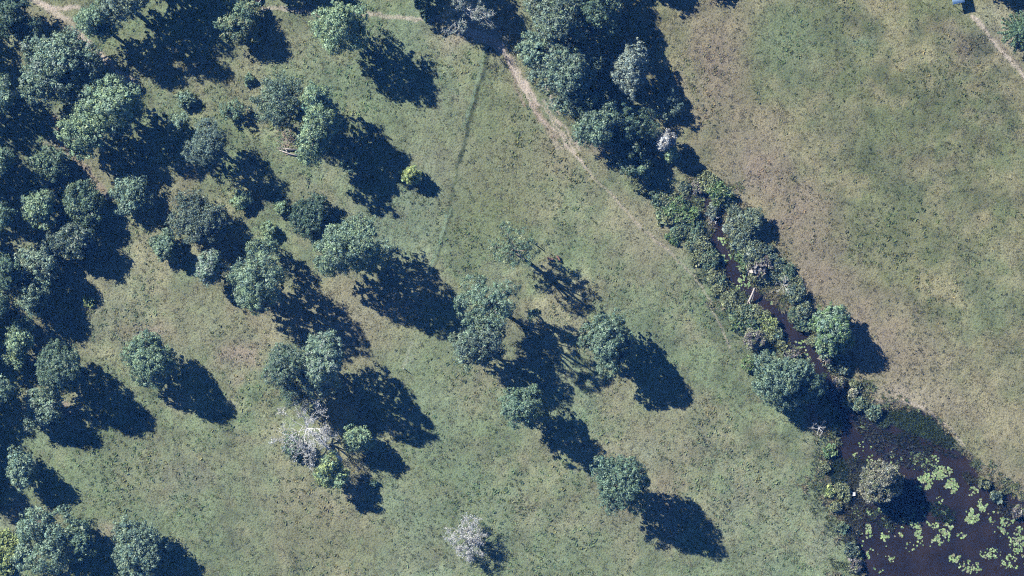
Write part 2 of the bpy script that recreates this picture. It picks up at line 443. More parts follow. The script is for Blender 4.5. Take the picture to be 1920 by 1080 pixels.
def scatter(name, pts, cols, scales, protos, seed=0, tilt=0.15):
    """one stuff object: a point mesh whose points carry instanced tufts through geometry nodes"""
    me = bpy.data.meshes.new(name)
    me.vertices.add(len(pts)); me.vertices.foreach_set('co', np.asarray(pts, dtype=np.float32).ravel())
    a = me.attributes.new('tint', 'FLOAT_COLOR', 'POINT')
    c = np.ones((len(pts), 4), dtype=np.float32); c[:, :3] = cols; a.data.foreach_set('color', c.ravel())
    a = me.attributes.new('tuft_scale', 'FLOAT', 'POINT'); a.data.foreach_set('value', np.asarray(scales, dtype=np.float32))
    o = bpy.data.objects.new(name, me); COL.objects.link(o)
    pc = bpy.data.collections.new(name + '_tufts')
    for q in protos: pc.objects.link(q)
    g = bpy.data.node_groups.new(name, 'GeometryNodeTree')
    g.interface.new_socket('Geometry', in_out='INPUT', socket_type='NodeSocketGeometry')
    g.interface.new_socket('Geometry', in_out='OUTPUT', socket_type='NodeSocketGeometry')
    N = g.nodes; L = g.links
    gi = N.new('NodeGroupInput'); go = N.new('NodeGroupOutput')
    mp = N.new('GeometryNodeMeshToPoints')
    ip = N.new('GeometryNodeInstanceOnPoints'); ci = N.new('GeometryNodeCollectionInfo')
    ci.inputs['Collection'].default_value = pc; ci.inputs['Separate Children'].default_value = True
    ci.inputs['Reset Children'].default_value = True
    ip.inputs['Pick Instance'].default_value = True
    rv = N.new('FunctionNodeRandomValue'); rv.data_type = 'FLOAT_VECTOR'
    rv.inputs[0].default_value = (-tilt, -tilt, 0); rv.inputs[1].default_value = (tilt, tilt, 6.283); rv.inputs['Seed'].default_value = seed
    na = N.new('GeometryNodeInputNamedAttribute'); na.data_type = 'FLOAT'; na.inputs['Name'].default_value = 'tuft_scale'
    L.new(gi.outputs[0], mp.inputs['Mesh']); L.new(mp.outputs['Points'], ip.inputs['Points'])
    L.new(ci.outputs[0], ip.inputs['Instance']); L.new(rv.outputs[0], ip.inputs['Rotation'])
    L.new(na.outputs['Attribute'], ip.inputs['Scale']); L.new(ip.outputs['Instances'], go.inputs[0])
    md = o.modifiers.new('scatter', 'NODES'); md.node_group = g
    tag(o, kind='stuff')
    return o

def ground_z(px, py):
    """height of the ground sheet, by bilinear lookup on the fine part of its grid"""
    x = (px - 960) * S; y = (540 - py) * S
    ix0 = int(np.searchsorted(gx, -92 + 1e-6)) ; iy0 = int(np.searchsorted(gy, -54 + 1e-6))
    u = (x - gx[ix0]) / 0.25; v = (y - gy[iy0]) / 0.25
    u = np.clip(u, 0, 735); v = np.clip(v, 0, 431)
    i = np.floor(u).astype(int); j = np.floor(v).astype(int); tu = u - i; tv = v - j
    Z = gz.reshape(ny, nx)
    i += ix0; j += iy0
    return (Z[j, i] * (1 - tu) + Z[j, i + 1] * tu) * (1 - tv) + (Z[j + 1, i] * (1 - tu) + Z[j + 1, i + 1] * tu) * tv

def field_points(n, x0, y0, x1, y1):
    return rng.uniform(x0, x1, n), rng.uniform(y0, y1, n)

def at_ground(px, py, dz=0.0):
    return np.stack([(px - 960) * S, (540 - py) * S, ground_z(px, py) + dz], 1)

# short meadow grass
NG = 320000
px, py = field_points(NG, -60, -50, 1980, 1130)
sd = water_sdf(px, py)
keep = sd < -6
gc = ground_color(px, py)
bare = np.clip((gc[:, 0] / AL - 0.33) / 0.1, 0, 1)
clump = fbm(px, py, 9, 131, 3)
keep &= rng.uniform(0, 1, NG) > bare * 0.85
keep &= rng.uniform(0, 1, NG) < 0.45 + .7 * sstep(.35, .65, clump)
px, py, gc, clump = px[keep], py[keep], gc[keep], clump[keep]
k = len(px)
lum = rng.uniform(.6, 1.75, (k, 1))
straw = (rng.uniform(0, 1, (k, 1)) < .3)
cols = np.where(straw, gc * 0.5 + np.array((0.30, 0.27, 0.18)) * AL * .55, gc) * lum
scl = rng.uniform(.45, 1.25, k) * (0.75 + 0.55 * sstep(.4, .65, clump)) * (.8 + .5 * fbm(px, py, 120, 171, 3))
protos = [blade_proto('grass_tuft', 9, .17, .05, 1.2, s, M_BLADE) for s in range(4)]
scatter('grass', at_ground(px, py), cols, scl, protos, 3)

# thick tussocks, each a lit and a shaded side
NT = 30000
px, py = field_points(NT, -40, -40, 1960, 1120)
sd = water_sdf(px, py)
rough = fbm(px, py, 110, 301, 4)
gc = ground_color(px, py)
keep = (sd < -5) & (rng.uniform(0, 1, NT) < .06 + .6 * sstep(.46, .68, rough)) & (gc[:, 0] < .32 * AL)
px, py, gc, rough = px[keep], py[keep], gc[keep], rough[keep]; k = len(px)
cols = gc * rng.uniform(.95, 1.8, (k, 1)) * np.where(rng.uniform(0, 1, (k, 1)) < .3, np.array((1.15, 1.05, .9)), np.array((.9, 1.0, .92)))
protos = [blade_proto('tussock', 16, .34, .08, 1.1, 20 + s, M_BLADE, True) for s in range(4)]
scatter('tussocks', at_ground(px, py), cols, rng.uniform(.45, 1.15, k) * (.7 + .6 * sstep(.4, .7, rough)), protos, 7)

# darker broad leaved weeds and rank tussocks in patches
NW = 60000
px, py = field_points(NW, -40, -40, 1960, 1120)
sd = water_sdf(px, py)
d1 = fbm(px, py, 70, 41, 5); d2 = fbm(px, py, 9, 151, 2)
cl = np.interp(py, [q[1] for q in CREEK_LINE], [q[0] for q in CREEK_LINE])
prob = sstep(.52, .74, 0.75 * d1 + .3 * d2 - .02) * .4 + .025
prob += .5 * np.exp(-(((px - 1840) / 40) ** 2 + ((py - 82) / 20) ** 2)) + .35 * np.exp(-(((px - 1700) / 80) ** 2 + ((py - 690) / 70) ** 2))
prob += .3 * np.exp(-(((px - 800) / 120) ** 2 + ((py - 960) / 90) ** 2)) + .4 * sstep(-55, -8, sd)
gc = ground_color(px, py)
keep = (sd < -5) & (rng.uniform(0, 1, NW) < prob) & (gc[:, 0] < .34 * AL)
px, py, gc = px[keep], py[keep], gc[keep]; k = len(px)
cols = (gc * .72 + np.array((0.070, 0.100, 0.060)) * .28) * rng.uniform(.65, 1.5, (k, 1))
protos = [blade_proto('weed_clump', 11, .34, .085, 1.15, 40 + s, M_BLADE, True) for s in range(3)]
scatter('weeds', at_ground(px, py), cols, rng.uniform(.35, 1.15, k), protos, 5)

# ------------------------------------------------------------------ trees
LEAF = {  # leaf albedos
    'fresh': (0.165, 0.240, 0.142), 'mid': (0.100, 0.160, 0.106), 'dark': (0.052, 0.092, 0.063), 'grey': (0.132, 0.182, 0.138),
    'teal': (0.140, 0.208, 0.150), 'olive': (0.180, 0.212, 0.118), 'yellow': (0.235, 0.300, 0.120), 'pale': (0.25, 0.26, 0.20),
    'silver': (0.18, 0.23, 0.20), 'white': (0.34, 0.35, 0.355), 'bright': (0.120, 0.200, 0.085), 'pine': (0.100, 0.165, 0.095),
    'slate': (0.095, 0.142, 0.115), 'plum': (0.185, 0.172, 0.165)}

def leaf_cloud(r, cen, nor, crad, nleaf, size, base, spread=.55, lum=(.75, 1.3), tone=None, flat=.9):
    """leaf quads round clump centres; returns verts, colours"""
    nc = len(cen)
    if nc == 0: return np.zeros((0, 3)), np.zeros((0, 3))
    d = r.normal(size=(nc, nleaf, 3))
    d += nor[:, None, :] * 0.6 + np.array((0, 0, .35))
    d /= np.linalg.norm(d, axis=2, keepdims=True)
    rad = crad[:, None, None] * r.uniform(.55, 1.08, (nc, nleaf, 1))
    pos = cen[:, None, :] + d * rad * np.array((1, 1, flat))
    nn = d + r.normal(size=d.shape) * spread
    nn /= np.linalg.norm(nn, axis=2, keepdims=True)
    t = np.cross(nn, r.normal(size=nn.shape)); t /= np.linalg.norm(t, axis=2, keepdims=True) + 1e-9
    b = np.cross(nn, t)
    s = size * r.uniform(.65, 1.35, (nc, nleaf, 1))
    v = np.stack([pos + t * s, pos + b * s * .6, pos - t * s, pos - b * s * .6], 2)
    cl = r.uniform(*lum, (nc, 1, 1)) * r.uniform(.8, 1.25, (nc, nleaf, 1))
    c = np.ones((nc, nleaf, 1)) * np.array(base) * cl
    warm = r.normal(size=(nc, 1, 1)) * .06 + r.normal(size=(nc, nleaf, 1)) * .05
    c = c * (1 + warm * np.array((1.0, 0.25, -1.0)))
    if tone is not None:
        mk = (r.uniform(0, 1, (nc, 1, 1)) < tone[1])
        c = np.where(mk, np.array(tone[0]) * cl, c)
    c = np.repeat(np.clip(c, .005, .8)[:, :, None, :], 4, 2)
    return v.reshape(-1, 3), c.reshape(-1, 3)

def lobes_for(r, cx, cy, rx, ry, rot, zlo, zhi, open_):
    zc = (zlo + zhi) / 2; rz = (zhi - zlo) / 2
    out = []
    k = S
    ca, sa = math.cos(rot), math.sin(rot)
    if open_ < 0.5:
        out.append((0, 0, 0, .62 * rx, .62 * ry, .90 * rz))
        nl = 11
        a0 = r.uniform(0, 6.28)
        skip = set(int(q_) for q_ in r.integers(0, nl, 2))
        for i in range(nl):
            a = a0 + 2 * math.pi * i / nl + r.uniform(-.3, .3)
            q = r.uniform(.42, .80)
            f = r.uniform(.22, .47)
            if i in skip: q *= .6
            z = r.uniform(-.45, .15) * rz
            out.append((math.cos(a) * q * rx, math.sin(a) * q * ry, z, f * rx, f * ry, max(.42 * rz, f * min(rx, ry) * k) * r.uniform(.8, 1.1)))
        for i in range(4):
            a = r.uniform(0, 6.28); q = r.uniform(.15, .4); f = r.uniform(.28, .4)
            out.append((math.cos(a) * q * rx, math.sin(a) * q * ry, .55 * rz, f * rx, f * ry, .4 * rz))
    else:
        nl = 15
        for i in range(nl):
            u = r.uniform(-.85, .85); a = i * 2.4 + r.uniform(-.4, .4)
            q = math.sqrt(max(0, 1 - u * u)) * r.uniform(.25, .85)
            f = r.uniform(.22, .38)
            out.append((math.cos(a) * q * rx, math.sin(a) * q * ry, u * rz, f * rx * 1.1, f * ry * 1.1, f * min(rx, ry) * k * .85))
    res = []
    for (dx, dy, dz, lx, ly, lz) in out:
        x, y = dx * ca - dy * sa, dx * sa + dy * ca
        h = zc + dz
        wx, wy = W(cx + x, cy + y, h)
        res.append((wx, wy, h, lx * k, ly * k, lz))
    return res

TREES = []
ZS = 0.80   # heights below were read off shadows for a 45 degree sun
RS = 1.10
def make_tree(name, label, cx, cy, rx, zlo, zhi, style='mid', ry=None, rot=0.0, open_=0.0, group=None, cat='tree', leaf=.165, clump=.68,
              dens=1.0, tone=None, lobes=None, bark=None, gap=None, nleaf=30, spread=.34, lean=(0, 0), lum=(.7, 1.45)):
    rs = {'eucalyptus_tree': 1.16, 'forest_tree': .98}.get(name, RS)
    ry = (ry or rx) * rs; rx = rx * rs
    zlo *= ZS * (.62 if open_ > .5 else .42); zhi *= ZS
    seed = int(abs(cx) * 7 + abs(cy) * 13 + rx) % 100003
    r = np.random.default_rng(seed)
    zc = (zlo + zhi) / 2
    bx, by = W(cx, cy, zc)
    bx += lean[0]; by += lean[1]
    gzb = float(ground_z(np.array([bx / S + 960]), np.array([540 - by / S]))[0])
    root = empty(name, (bx, by, gzb))
    tag(root, label, cat, group)
    if lobes:
        LB = []
        for (qx, qy, q) in lobes:
            q *= RS
            LB += lobes_for(r, qx, qy, q, q, 0, zlo + (zhi - zlo) * r.uniform(0, .2), zhi - (zhi - zlo) * r.uniform(0, .25), open_)
    else:
        LB = lobes_for(r, cx, cy, rx, ry, rot, zlo, zhi, open_)
    A = np.array(LB)
    C = []; Nn = []
    for i, (x, y, z, lx, ly, lz) in enumerate(LB):
        m_ = (lx * ly * lz) ** (1 / 3)
        area = 4 * math.pi * m_ * m_
        nc = max(4, int(area * dens * .85 / (clump / .62) ** 2))
        d = r.normal(size=(nc, 3)); d[:, 2] = np.where(d[:, 2] < -.3, -d[:, 2], d[:, 2])
        d /= np.linalg.norm(d, axis=1, keepdims=True)
        q = np.array((x, y, z)) + d * np.array((lx, ly, lz)) * r.uniform(.74, 1.08, (nc, 1))
        # drop clumps buried in another lobe
        e = ((q[:, None, :] - A[None, :, :3]) / A[None, :, 3:])
        dd = (e ** 2).sum(2); dd[:, i] = 9
        ok = dd.min(1) > .55
        C.append(q[ok]); Nn.append(d[ok])
    C = np.concatenate(C); Nn = np.concatenate(Nn)
    if gap is None: gap = .27 if (zhi > 10.5 and name == 'eucalyptus_tree') else .2
    gn = vnoise((C[:, 0] + C[:, 2] * .6) / .95, (C[:, 1] - C[:, 2] * .5) / .95, seed)
    C = C[gn > gap]; Nn = Nn[gn > gap]
    C[:, 2] = np.maximum(C[:, 2], .25)
    crad = clump * r.uniform(.6, 1.25, len(C))
    base = LEAF[style] if isinstance(style, str) else style
    v1, c1 = leaf_cloud(r, C, Nn, crad, nleaf, leaf, base, spread, lum, tone)
    vs, cs = [v1], [c1]
    if open_ < .5:   # inner leaves
        D = []
        for (x, y, z, lx, ly, lz) in LB:
            k_ = max(3, int((9 if zhi > 11 else 18) * lx * ly))
            d = r.normal(size=(k_, 3)); d /= np.linalg.norm(d, axis=1, keepdims=True)
            D.append(np.array((x, y, z)) + d * np.array((lx, ly, lz)) * r.uniform(.35, .8, (k_, 1)))
        D = np.concatenate(D); D[:, 2] = np.maximum(D[:, 2], .2)
        v2, c2 = leaf_cloud(r, D, np.zeros_like(D), np.full(len(D), .25), 2, .42, base, 1.0, (.7, 1.1))
        vs.append(v2); cs.append(c2)
    V = np.concatenate(vs) - np.array((bx, by, gzb)); Cc = np.concatenate(cs)
    nq = len(V) // 4
    # trunk with its limbs
    tb = MB()
    top = Vector((0, 0, zhi - gzb)) * .82 - Vector((lean[0], lean[1], 0))
    rt = max(.06, (zhi) * .019 + rx * S * .018)
    hz = max(zlo * .9, zhi * .28)
    f_ = hz / max(top.z, .1)
    kn = [Vector((0, 0, -.15)), Vector((top.x * .2 + r.normal() * .08, top.y * .2 + r.normal() * .08, hz * .5)),
          Vector((top.x * f_ + r.normal() * .1, top.y * f_ + r.normal() * .1, hz)), top]
    tb.tube(kn, [rt * 1.25, rt, rt * .8, rt * .2], 7)
    nlim = min(len(LB), 14)
    for i in r.permutation(len(LB))[:nlim]:
        x, y, z, lx, ly, lz = LB[i]
        e = Vector((x - bx, y - by, z - gzb))
        s_ = kn[2].lerp(top, float(r.uniform(0, .35)))
        mid = s_.lerp(e, .5) + Vector((0, 0, .12 * (e - s_).length))
        tb.tube([s_, mid, e], [rt * .5, rt * .33, rt * .12], 5)
    tb.build('trunk', bark or M_BARK, root, True)
    mesh_np('crown', V, np.arange(len(V)), np.full(nq, 4), M_LEAF, root, Cc)
    TREES.append(root)
    return root

E = make_tree
# the meadow trees, each with the shadow length that gives its height
E('eucalyptus_tree', 'light green round crown at top centre with a long shadow striped by pale trunk', 638, 52, 47, 4.5, 19, 'fresh', ry=43)
E('olive_tree', 'olive green tree beside the round trough at the top edge', 450, 38, 39, 1.6, 8.5, 'mid', dens=1.0, tone=(LEAF['olive'], .4), leaf=.14)
E('shrub', 'small round grey green shrub alone north of the slate crowned tree', 347, 186, 15, .3, 2.6, 'teal', cat='shrub', leaf=.12, clump=.4)
E('shrub', 'small open dark green shrub right of the round grey green one', 436, 206, 20, .5, 3.4, 'mid', cat='shrub', leaf=.13, clump=.42, open_=.6)
E('casuarina_tree', 'slate coloured fine leaved tree with a feathery broken shadow', 390, 268, 38, 6, 15, 'slate', ry=42, leaf=.12, clump=.5, nleaf=24, dens=.9)
E('broad_tree', 'dull dark green broad crown above the fallen dead branches', 522, 188, 50, 4, 14, 'teal', ry=48, lum=(.45, 1.1), dens=.9, spread=.8, leaf=.14)
E('eucalyptus_tree', 'tall narrow light green crown with stepped lobes right of the dull dark crown', 596, 225, 36, 6, 19, 'fresh', lobes=[(590, 184, 28), (602, 218, 32), (590, 252, 28), (577, 284, 23)], tone=(LEAF['mid'], .3))
E('shrub', 'small yellow green tree at the tip of the largest meadow shadow', 770, 328, 16, 1.2, 5.2, 'yellow', leaf=.12, clump=.4)
E('shrub', 'pale green sapling rising inside the large shadow of the stepped tree', 652, 305, 16, 5.0, 9.5, 'mid', leaf=.13, clump=.4, open_=.6)
# left wood, from the top
E('forest_tree', 'huge blue green crown of the left wood with grey bare middle', 108, 125, 74, 4, 13.5, 'teal', ry=84, rot=.3, tone=(LEAF['silver'], .12), clump=.75, lum=(.7, 1.4))
E('forest_tree', 'pale green domed crown nearest the dirt path in the left wood', 214, 200, 54, 6, 17.5, 'fresh', ry=62, tone=(LEAF['teal'], .4), clump=.7)
E('forest_tree', 'pale green spreading crown left below the domed one', 158, 246, 56, 5.5, 14.5, 'fresh', ry=52, tone=(LEAF['mid'], .35), clump=.75)
E('sapling', 'light green sapling at the rim of the wide shadow south of the round shrub', 336, 230, 18, 3.5, 7.5, 'teal', leaf=.13, clump=.42)
E('round_tree', 'rounded green tree beside the pale grass strip in the left wood', 246, 367, 37, 1.0, 7, 'teal', ry=35)
E('forest_tree', 'dark green bushy tree left of the pale grass strip', 98, 304, 36, 1.5, 5.5, 'mid', ry=36, lum=(.55, 1.25))
E('forest_tree', 'green clustered crown at the top left beside the dirt path', 178, 40, 42, 5, 17, 'mid', ry=36, tone=(LEAF['fresh'], .3))
E('eucalyptus_tree', 'thin greyish crown at the top edge right of the clustered crown', 228, 6, 46, 5, 20, 'grey', ry=42, open_=.4, dens=.9, gap=.4, bark=M_PALEBARK)
E('forest_tree', 'dark tree in the top left corner', 18, 30, 50, 3, 12, 'dark', ry=48)
E('forest_tree', 'dark open tree between the corner tree and the dirt path', 60, 52, 26, 4, 9, 'dark', open_=.6, dens=1.2)
E('forest_tree', 'bright light green crown at the left of three joined crowns', 76, 390, 39, 2.5, 10, 'teal', tone=(LEAF['fresh'], .6))
E('forest_tree', 'mid green crown in the middle of three joined crowns', 154, 388, 45, 2.0, 7.2, 'mid', ry=44, lum=(.65, 1.2))
E('forest_tree', 'dull grey green crown lowest of three joined crowns', 136, 452, 52, 2.0, 8.6, 'grey', ry=46, tone=(LEAF['dark'], .4), lum=(.6, 1.1))
E('forest_tree', 'grey green crown on the edge of the wood below three joined crowns', 72, 498, 40, 2.5, 10, 'grey', ry=44, tone=(LEAF['teal'], .3))
E('forest_tree', 'teal green crown touching the grey green one on the wood edge', 58, 556, 36, 2.5, 10.5, 'teal', ry=40, lum=(.65, 1.3))
E('forest_tree', 'narrow pale broken crown between two black shadows at the wood edge', 36, 640, 24, 4, 11, 'fresh', ry=48, tone=(LEAF['mid'], .4), rot=.25)
E('forest_tree', 'large dark smooth crown on the wood edge with long shadow', 108, 694, 58, 5, 16, 'mid', ry=55, lum=(.6, 1.1), leaf=.14, nleaf=28, clump=.5)
E('forest_tree', 'lumpy grey green crown under the large dark smooth one', 82, 768, 44, 1.5, 9, 'teal', ry=42, tone=(LEAF['silver'], .1), lum=(.6, 1.3))
E('forest_tree', 'small tall teal crown near the bottom of the wood', 40, 874, 29, 3.5, 10, 'teal', ry=42)
E('broad_tree', 'pale thin crown over pink soil in the bottom left corner', 84, 1012, 58, 3, 9.5, 'teal', ry=64, open_=.6, dens=1.6, tone=(LEAF['mid'], .3))
E('broad_tree', 'small darker green tree at the right of the pale thin corner crown', 150, 1012, 28, 2.5, 8.5, 'mid', ry=42)
E('broad_tree', 'full rounded crown cut by the bottom edge near the left corner', 264, 1030, 56, 2.5, 12, 'teal', ry=58, lum=(.65, 1.25), clump=.5, leaf=.14)
E('shrub', 'yellow green low bush at the very left of the bottom corner', 10, 1030, 26, .3, 2.4, 'yellow', ry=48, cat='shrub', lum=(.7, 1.1))
# small edge trees of the wood
for (x, y, q, st, lb) in [(8, 178, 26, 'teal', 'tufted teal crown at the left edge level with the huge blue green crown'),
                          (4, 300, 20, 'mid', 'small dark crown at the left edge beside the bushy dark tree'),
                          (4, 405, 22, 'mid', 'small crown at the left edge beside the bright light green crown'),
                          (8, 512, 28, 'mid', 'dull crown at the left edge level with the grey green crown'),
                          (-2, 575, 18, 'teal', 'narrow crown at the left edge level with the teal crown'),
                          (2, 735, 20, 'teal', 'small crown at the left edge beside the lumpy grey green one')]:
    E('forest_tree', lb, x, y, q, 7, 14, st, ry=q * 1.25, tone=(LEAF['dark'], .4), group='small crowns along the left edge')
# trees beyond the frame whose shadows fall into it
OUT = 'trees beyond the frame that cast the shadows at its edge'
for i, (x, y, q, z0, z1) in enumerate([(-115, 60, 60, 5, 17), (-105, 150, 62, 5, 16), (-110, 245, 60, 5, 19), (-100, 330, 58, 5, 16), (-115, 425, 62, 5, 16),
                                       (-112, 520, 55, 5, 18), (-95, 600, 52, 5, 16), (-110, 690, 58, 5, 16), (-105, 780, 52, 5, 16), (-110, 860, 55, 5, 17)]):
    E('forest_tree', 'tree of the wood beyond the left edge, seen only by its shadow', x, y, q, z0, z1, 'mid', group=OUT, nleaf=16, leaf=.24, clump=.8)
for (x, y, q, z0, z1) in [(250, -62, 62, 5, 20), (335, -58, 46, 4, 16), (505, -62, 40, 4, 12), (590, -42, 26, 3, 8), (752, -62, 58, 5, 19), (835, -52, 46, 5, 16),
                          (1060, -75, 60, 8, 18), (1215, -55, 40, 3, 9), (1320, -42, 22, 2, 6), (1840, -68, 34, 4, 11)]:
    E('forest_tree', 'tree beyond the top edge, seen only by its shadow', x, y, q, z0, z1, 'mid', group=OUT, nleaf=16, leaf=.24, clump=.8)
# centre and lower meadow
E('round_tree', 'dense round green tree standing alone in the left meadow', 288, 681, 47, 1.5, 15, 'mid', ry=49, tone=(LEAF['fresh'], .35), clump=.5, leaf=.15, nleaf=24)
E('round_tree', 'small round dense tree right of three joined crowns', 311, 465, 24, .8, 6.5, 'teal', ry=29, tone=(LEAF['mid'], .4), clump=.45, leaf=.14)
E('casuarina_tree', 'grey feathery crown above the small round dense tree', 374, 414, 49, 1.2, 8.5, 'grey', ry=48, tone=(LEAF['slate'], .3), leaf=.12, clump=.5, lum=(.7, 1.2), spread=.9)
E('shrub', 'pale green low bush between two feathery shadows', 452, 374, 19, .3, 3, 'fresh', cat='shrub', leaf=.13, clump=.42)
E('round_tree', 'darkest green rounded tree touching the big pale crown', 583, 408, 41, .8, 7.5, 'dark', ry=40, clump=.5, leaf=.14, lum=(.7, 1.5))
E('shrub', 'light green bush at the left side of the darkest rounded tree', 526, 390, 13, .3, 2.6, 'fresh', cat='shrub', leaf=.12, clump=.38)
E('shrub', 'light green small bush west of the big pale crown', 505, 432, 14, .3, 2.6, 'fresh', cat='shrub', leaf=.12, clump=.38)
E('sapling', 'thin sapling with two dark shadow blots below the light green small bush', 506, 462, 17, 3, 6.5, 'mid', leaf=.13, clump=.42, open_=.6)
E('broad_tree', 'small pale bluish crown left of a larger rough pale crown', 394, 506, 28, 2, 11, 'silver', ry=32, leaf=.14, clump=.45, tone=(LEAF['teal'], .6))
E('eucalyptus_tree', 'rough pale green crown with a long ragged shadow in the left meadow', 480, 520, 50, 4, 20, 'teal', ry=58, tone=(LEAF['fresh'], .4), leaf=.15, lum=(.6, 1.3), dens=.85)
E('eucalyptus_tree', 'widest pale green crown of the meadow centre with straight trunk shadow', 654, 470, 66, 4.5, 22, 'teal', ry=48, rot=-.1, tone=(LEAF['fresh'], .4), leaf=.15, clump=.55, lum=(.7, 1.3), dens=.9, spread=.8)
E('eucalyptus_tree', 'pale crown at the right of a touching pair in the lower meadow', 604, 684, 43, 7, 21, 'teal', ry=56, tone=(LEAF['silver'], .2), leaf=.14, clump=.5)
E('casuarina_tree', 'duller crown at the left of a touching pair in the lower meadow', 536, 692, 40, 6.5, 18, 'mid', ry=46, tone=(LEAF['grey'], .4), leaf=.12, clump=.5, lum=(.7, 1.15))
E('casuarina_tree', 'thin dark tree between the touching pair and the bleached dead tree', 560, 738, 34, 5, 11, 'mid', ry=22, open_=.6, dens=1.2, lum=(.5, 1))
E('shrub', 'green bush under the bleached dead tree', 552, 836, 22, .4, 4, 'mid', cat='shrub', lum=(.6, 1.2))
E('round_tree', 'light green tree standing in the big shadow of the touching pair', 670, 824, 27, 3, 9, 'fresh', clump=.48, leaf=.14)
E('broad_tree', 'bright yellow green small tree with a separate round shadow', 618, 886, 27, 4, 9.5, 'fresh', ry=28, open_=.6, clump=.5, leaf=.15, dens=1.8, tone=(LEAF['yellow'], .4))
E('eucalyptus_tree', 'sparse see through crown beside the two brown calves', 962, 468, 44, 8.5, 17.5, 'mid', ry=40, open_=.8, dens=.8, leaf=.12, clump=.5, tone=(LEAF['olive'], .3))
E('eucalyptus_tree', 'upper sparse green crown of the pair left of the double trunk shadow', 918, 566, 48, 10, 21, 'mid', ry=46, open_=.8, dens=1.5, leaf=.14, clump=.55, tone=(LEAF['teal'], .4))
E('eucalyptus_tree', 'lower fuller crown of the pair left of the double trunk shadow', 898, 646, 48, 7.5, 16.5, 'grey', ry=47, leaf=.13, clump=.5, tone=(LEAF['teal'], .5), dens=.85, spread=.6, lum=(.6, 1.3))
E('sapling', 'thin young tree between sparse pair and conical tree', 1000, 588, 12, 5, 9, 'mid', open_=.7, leaf=.13, clump=.4)
E('eucalyptus_tree', 'soft green crown below the sparse pair with a narrow ragged shadow', 980, 764, 46, 4.5, 17, 'mid', ry=40, open_=.4, dens=.95, gap=.3, leaf=.14, clump=.52, tone=(LEAF['mid'], .4))
E('conical_tree', 'dense dark green pointed tree standing alone east of the sparse pair', 1142, 640, 44, 3, 16, 'mid', ry=52, clump=.5, leaf=.15, tone=(LEAF['teal'], .4), lum=(.6, 1.3))
E('eucalyptus_tree', 'loose green crown lowest of the meadow row with a gappy shadow', 1166, 904, 50, 3.5, 19.5, 'mid', ry=50, open_=.3, dens=.95, gap=.22, leaf=.14, clump=.55, tone=(LEAF['mid'], .35))
# the tree belt at the head of the creek
E('creek_tree', 'grey green crown at the top edge above the creek belt', 1042, 30, 58, 6.5, 18, 'grey', ry=56, tone=(LEAF['fresh'], .25), lum=(.6, 1.25))
E('creek_tree', 'dark crown behind the grey green one at the top edge', 1115, 20, 46, 4, 14, 'mid', ry=46, lum=(.5, 1.2))
E('creek_tree', 'small light green crown on the dirt track side of the belt', 1000, 98, 28, 4, 10, 'teal', ry=34)
E('creek_tree', 'big rough crown in the middle of the creek belt', 1062, 130, 58, 5.5, 16, 'teal', ry=66, tone=(LEAF['grey'], .35), lum=(.55, 1.25))
E('creek_tree', 'dark round crown below the big rough crown of the belt', 1098, 180, 32, 4, 11, 'mid', lum=(.5, 1.2))
E('creek_tree', 'silvery blue crown on the paddock side of the creek belt', 1180, 132, 34, 5, 12, 'silver', ry=48, rot=.35, leaf=.14, clump=.55)
E('creek_tree', 'green lobed crown at the lower end of the creek belt', 1116, 236, 46, 4.5, 13, 'teal', ry=48, tone=(LEAF['mid'], .4), lum=(.55, 1.25))
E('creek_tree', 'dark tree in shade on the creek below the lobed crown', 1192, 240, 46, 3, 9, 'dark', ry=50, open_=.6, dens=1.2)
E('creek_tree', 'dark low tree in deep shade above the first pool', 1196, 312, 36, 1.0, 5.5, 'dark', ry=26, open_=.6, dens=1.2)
E('creek_tree', 'pale grey green shrubby tree against the paddock by the white bush', 1258, 200, 22, 1, 4.5, 'slate', ry=30, open_=.6, dens=1.2)
E('white_bush', 'white flowered bush at the paddock edge of the creek', 1248, 266, 15, 3.5, 8.5, 'white', ry=18, cat='bush', leaf=.12, clump=.4)
E('shrub', 'green bush touching the lower side of the white bush', 1258, 288, 13, 2.0, 5.5, 'fresh', cat='shrub', leaf=.12, clump=.4)
E('creek_tree', 'bright green round tree on the paddock bank south of the pools', 1563, 620, 42, 1.5, 9.5, 'teal', ry=46, leaf=.14, clump=.5, tone=(LEAF['bright'], .45))
E('creek_tree', 'wide fine leaved green tree on the meadow bank above the dead snag', 1466, 712, 52, 3, 12.5, 'teal', ry=52, leaf=.12, clump=.5, tone=(LEAF['mid'], .3), dens=.8, spread=.9)
E('creek_tree', 'dark tree behind the wide fine leaved tree above the pond', 1520, 724, 32, 1.5, 8, 'dark', ry=40, open_=.6, dens=1.3)
E('pond_tree', 'pale silvery tree standing in the pond among lily pads', 1652, 902, 42, 2.2, 8.5, 'pale', ry=38, leaf=.13, clump=.45, tone=(LEAF['olive'], .3), lum=(.55, 1.15), bark=M_PALEBARK, spread=1.0)
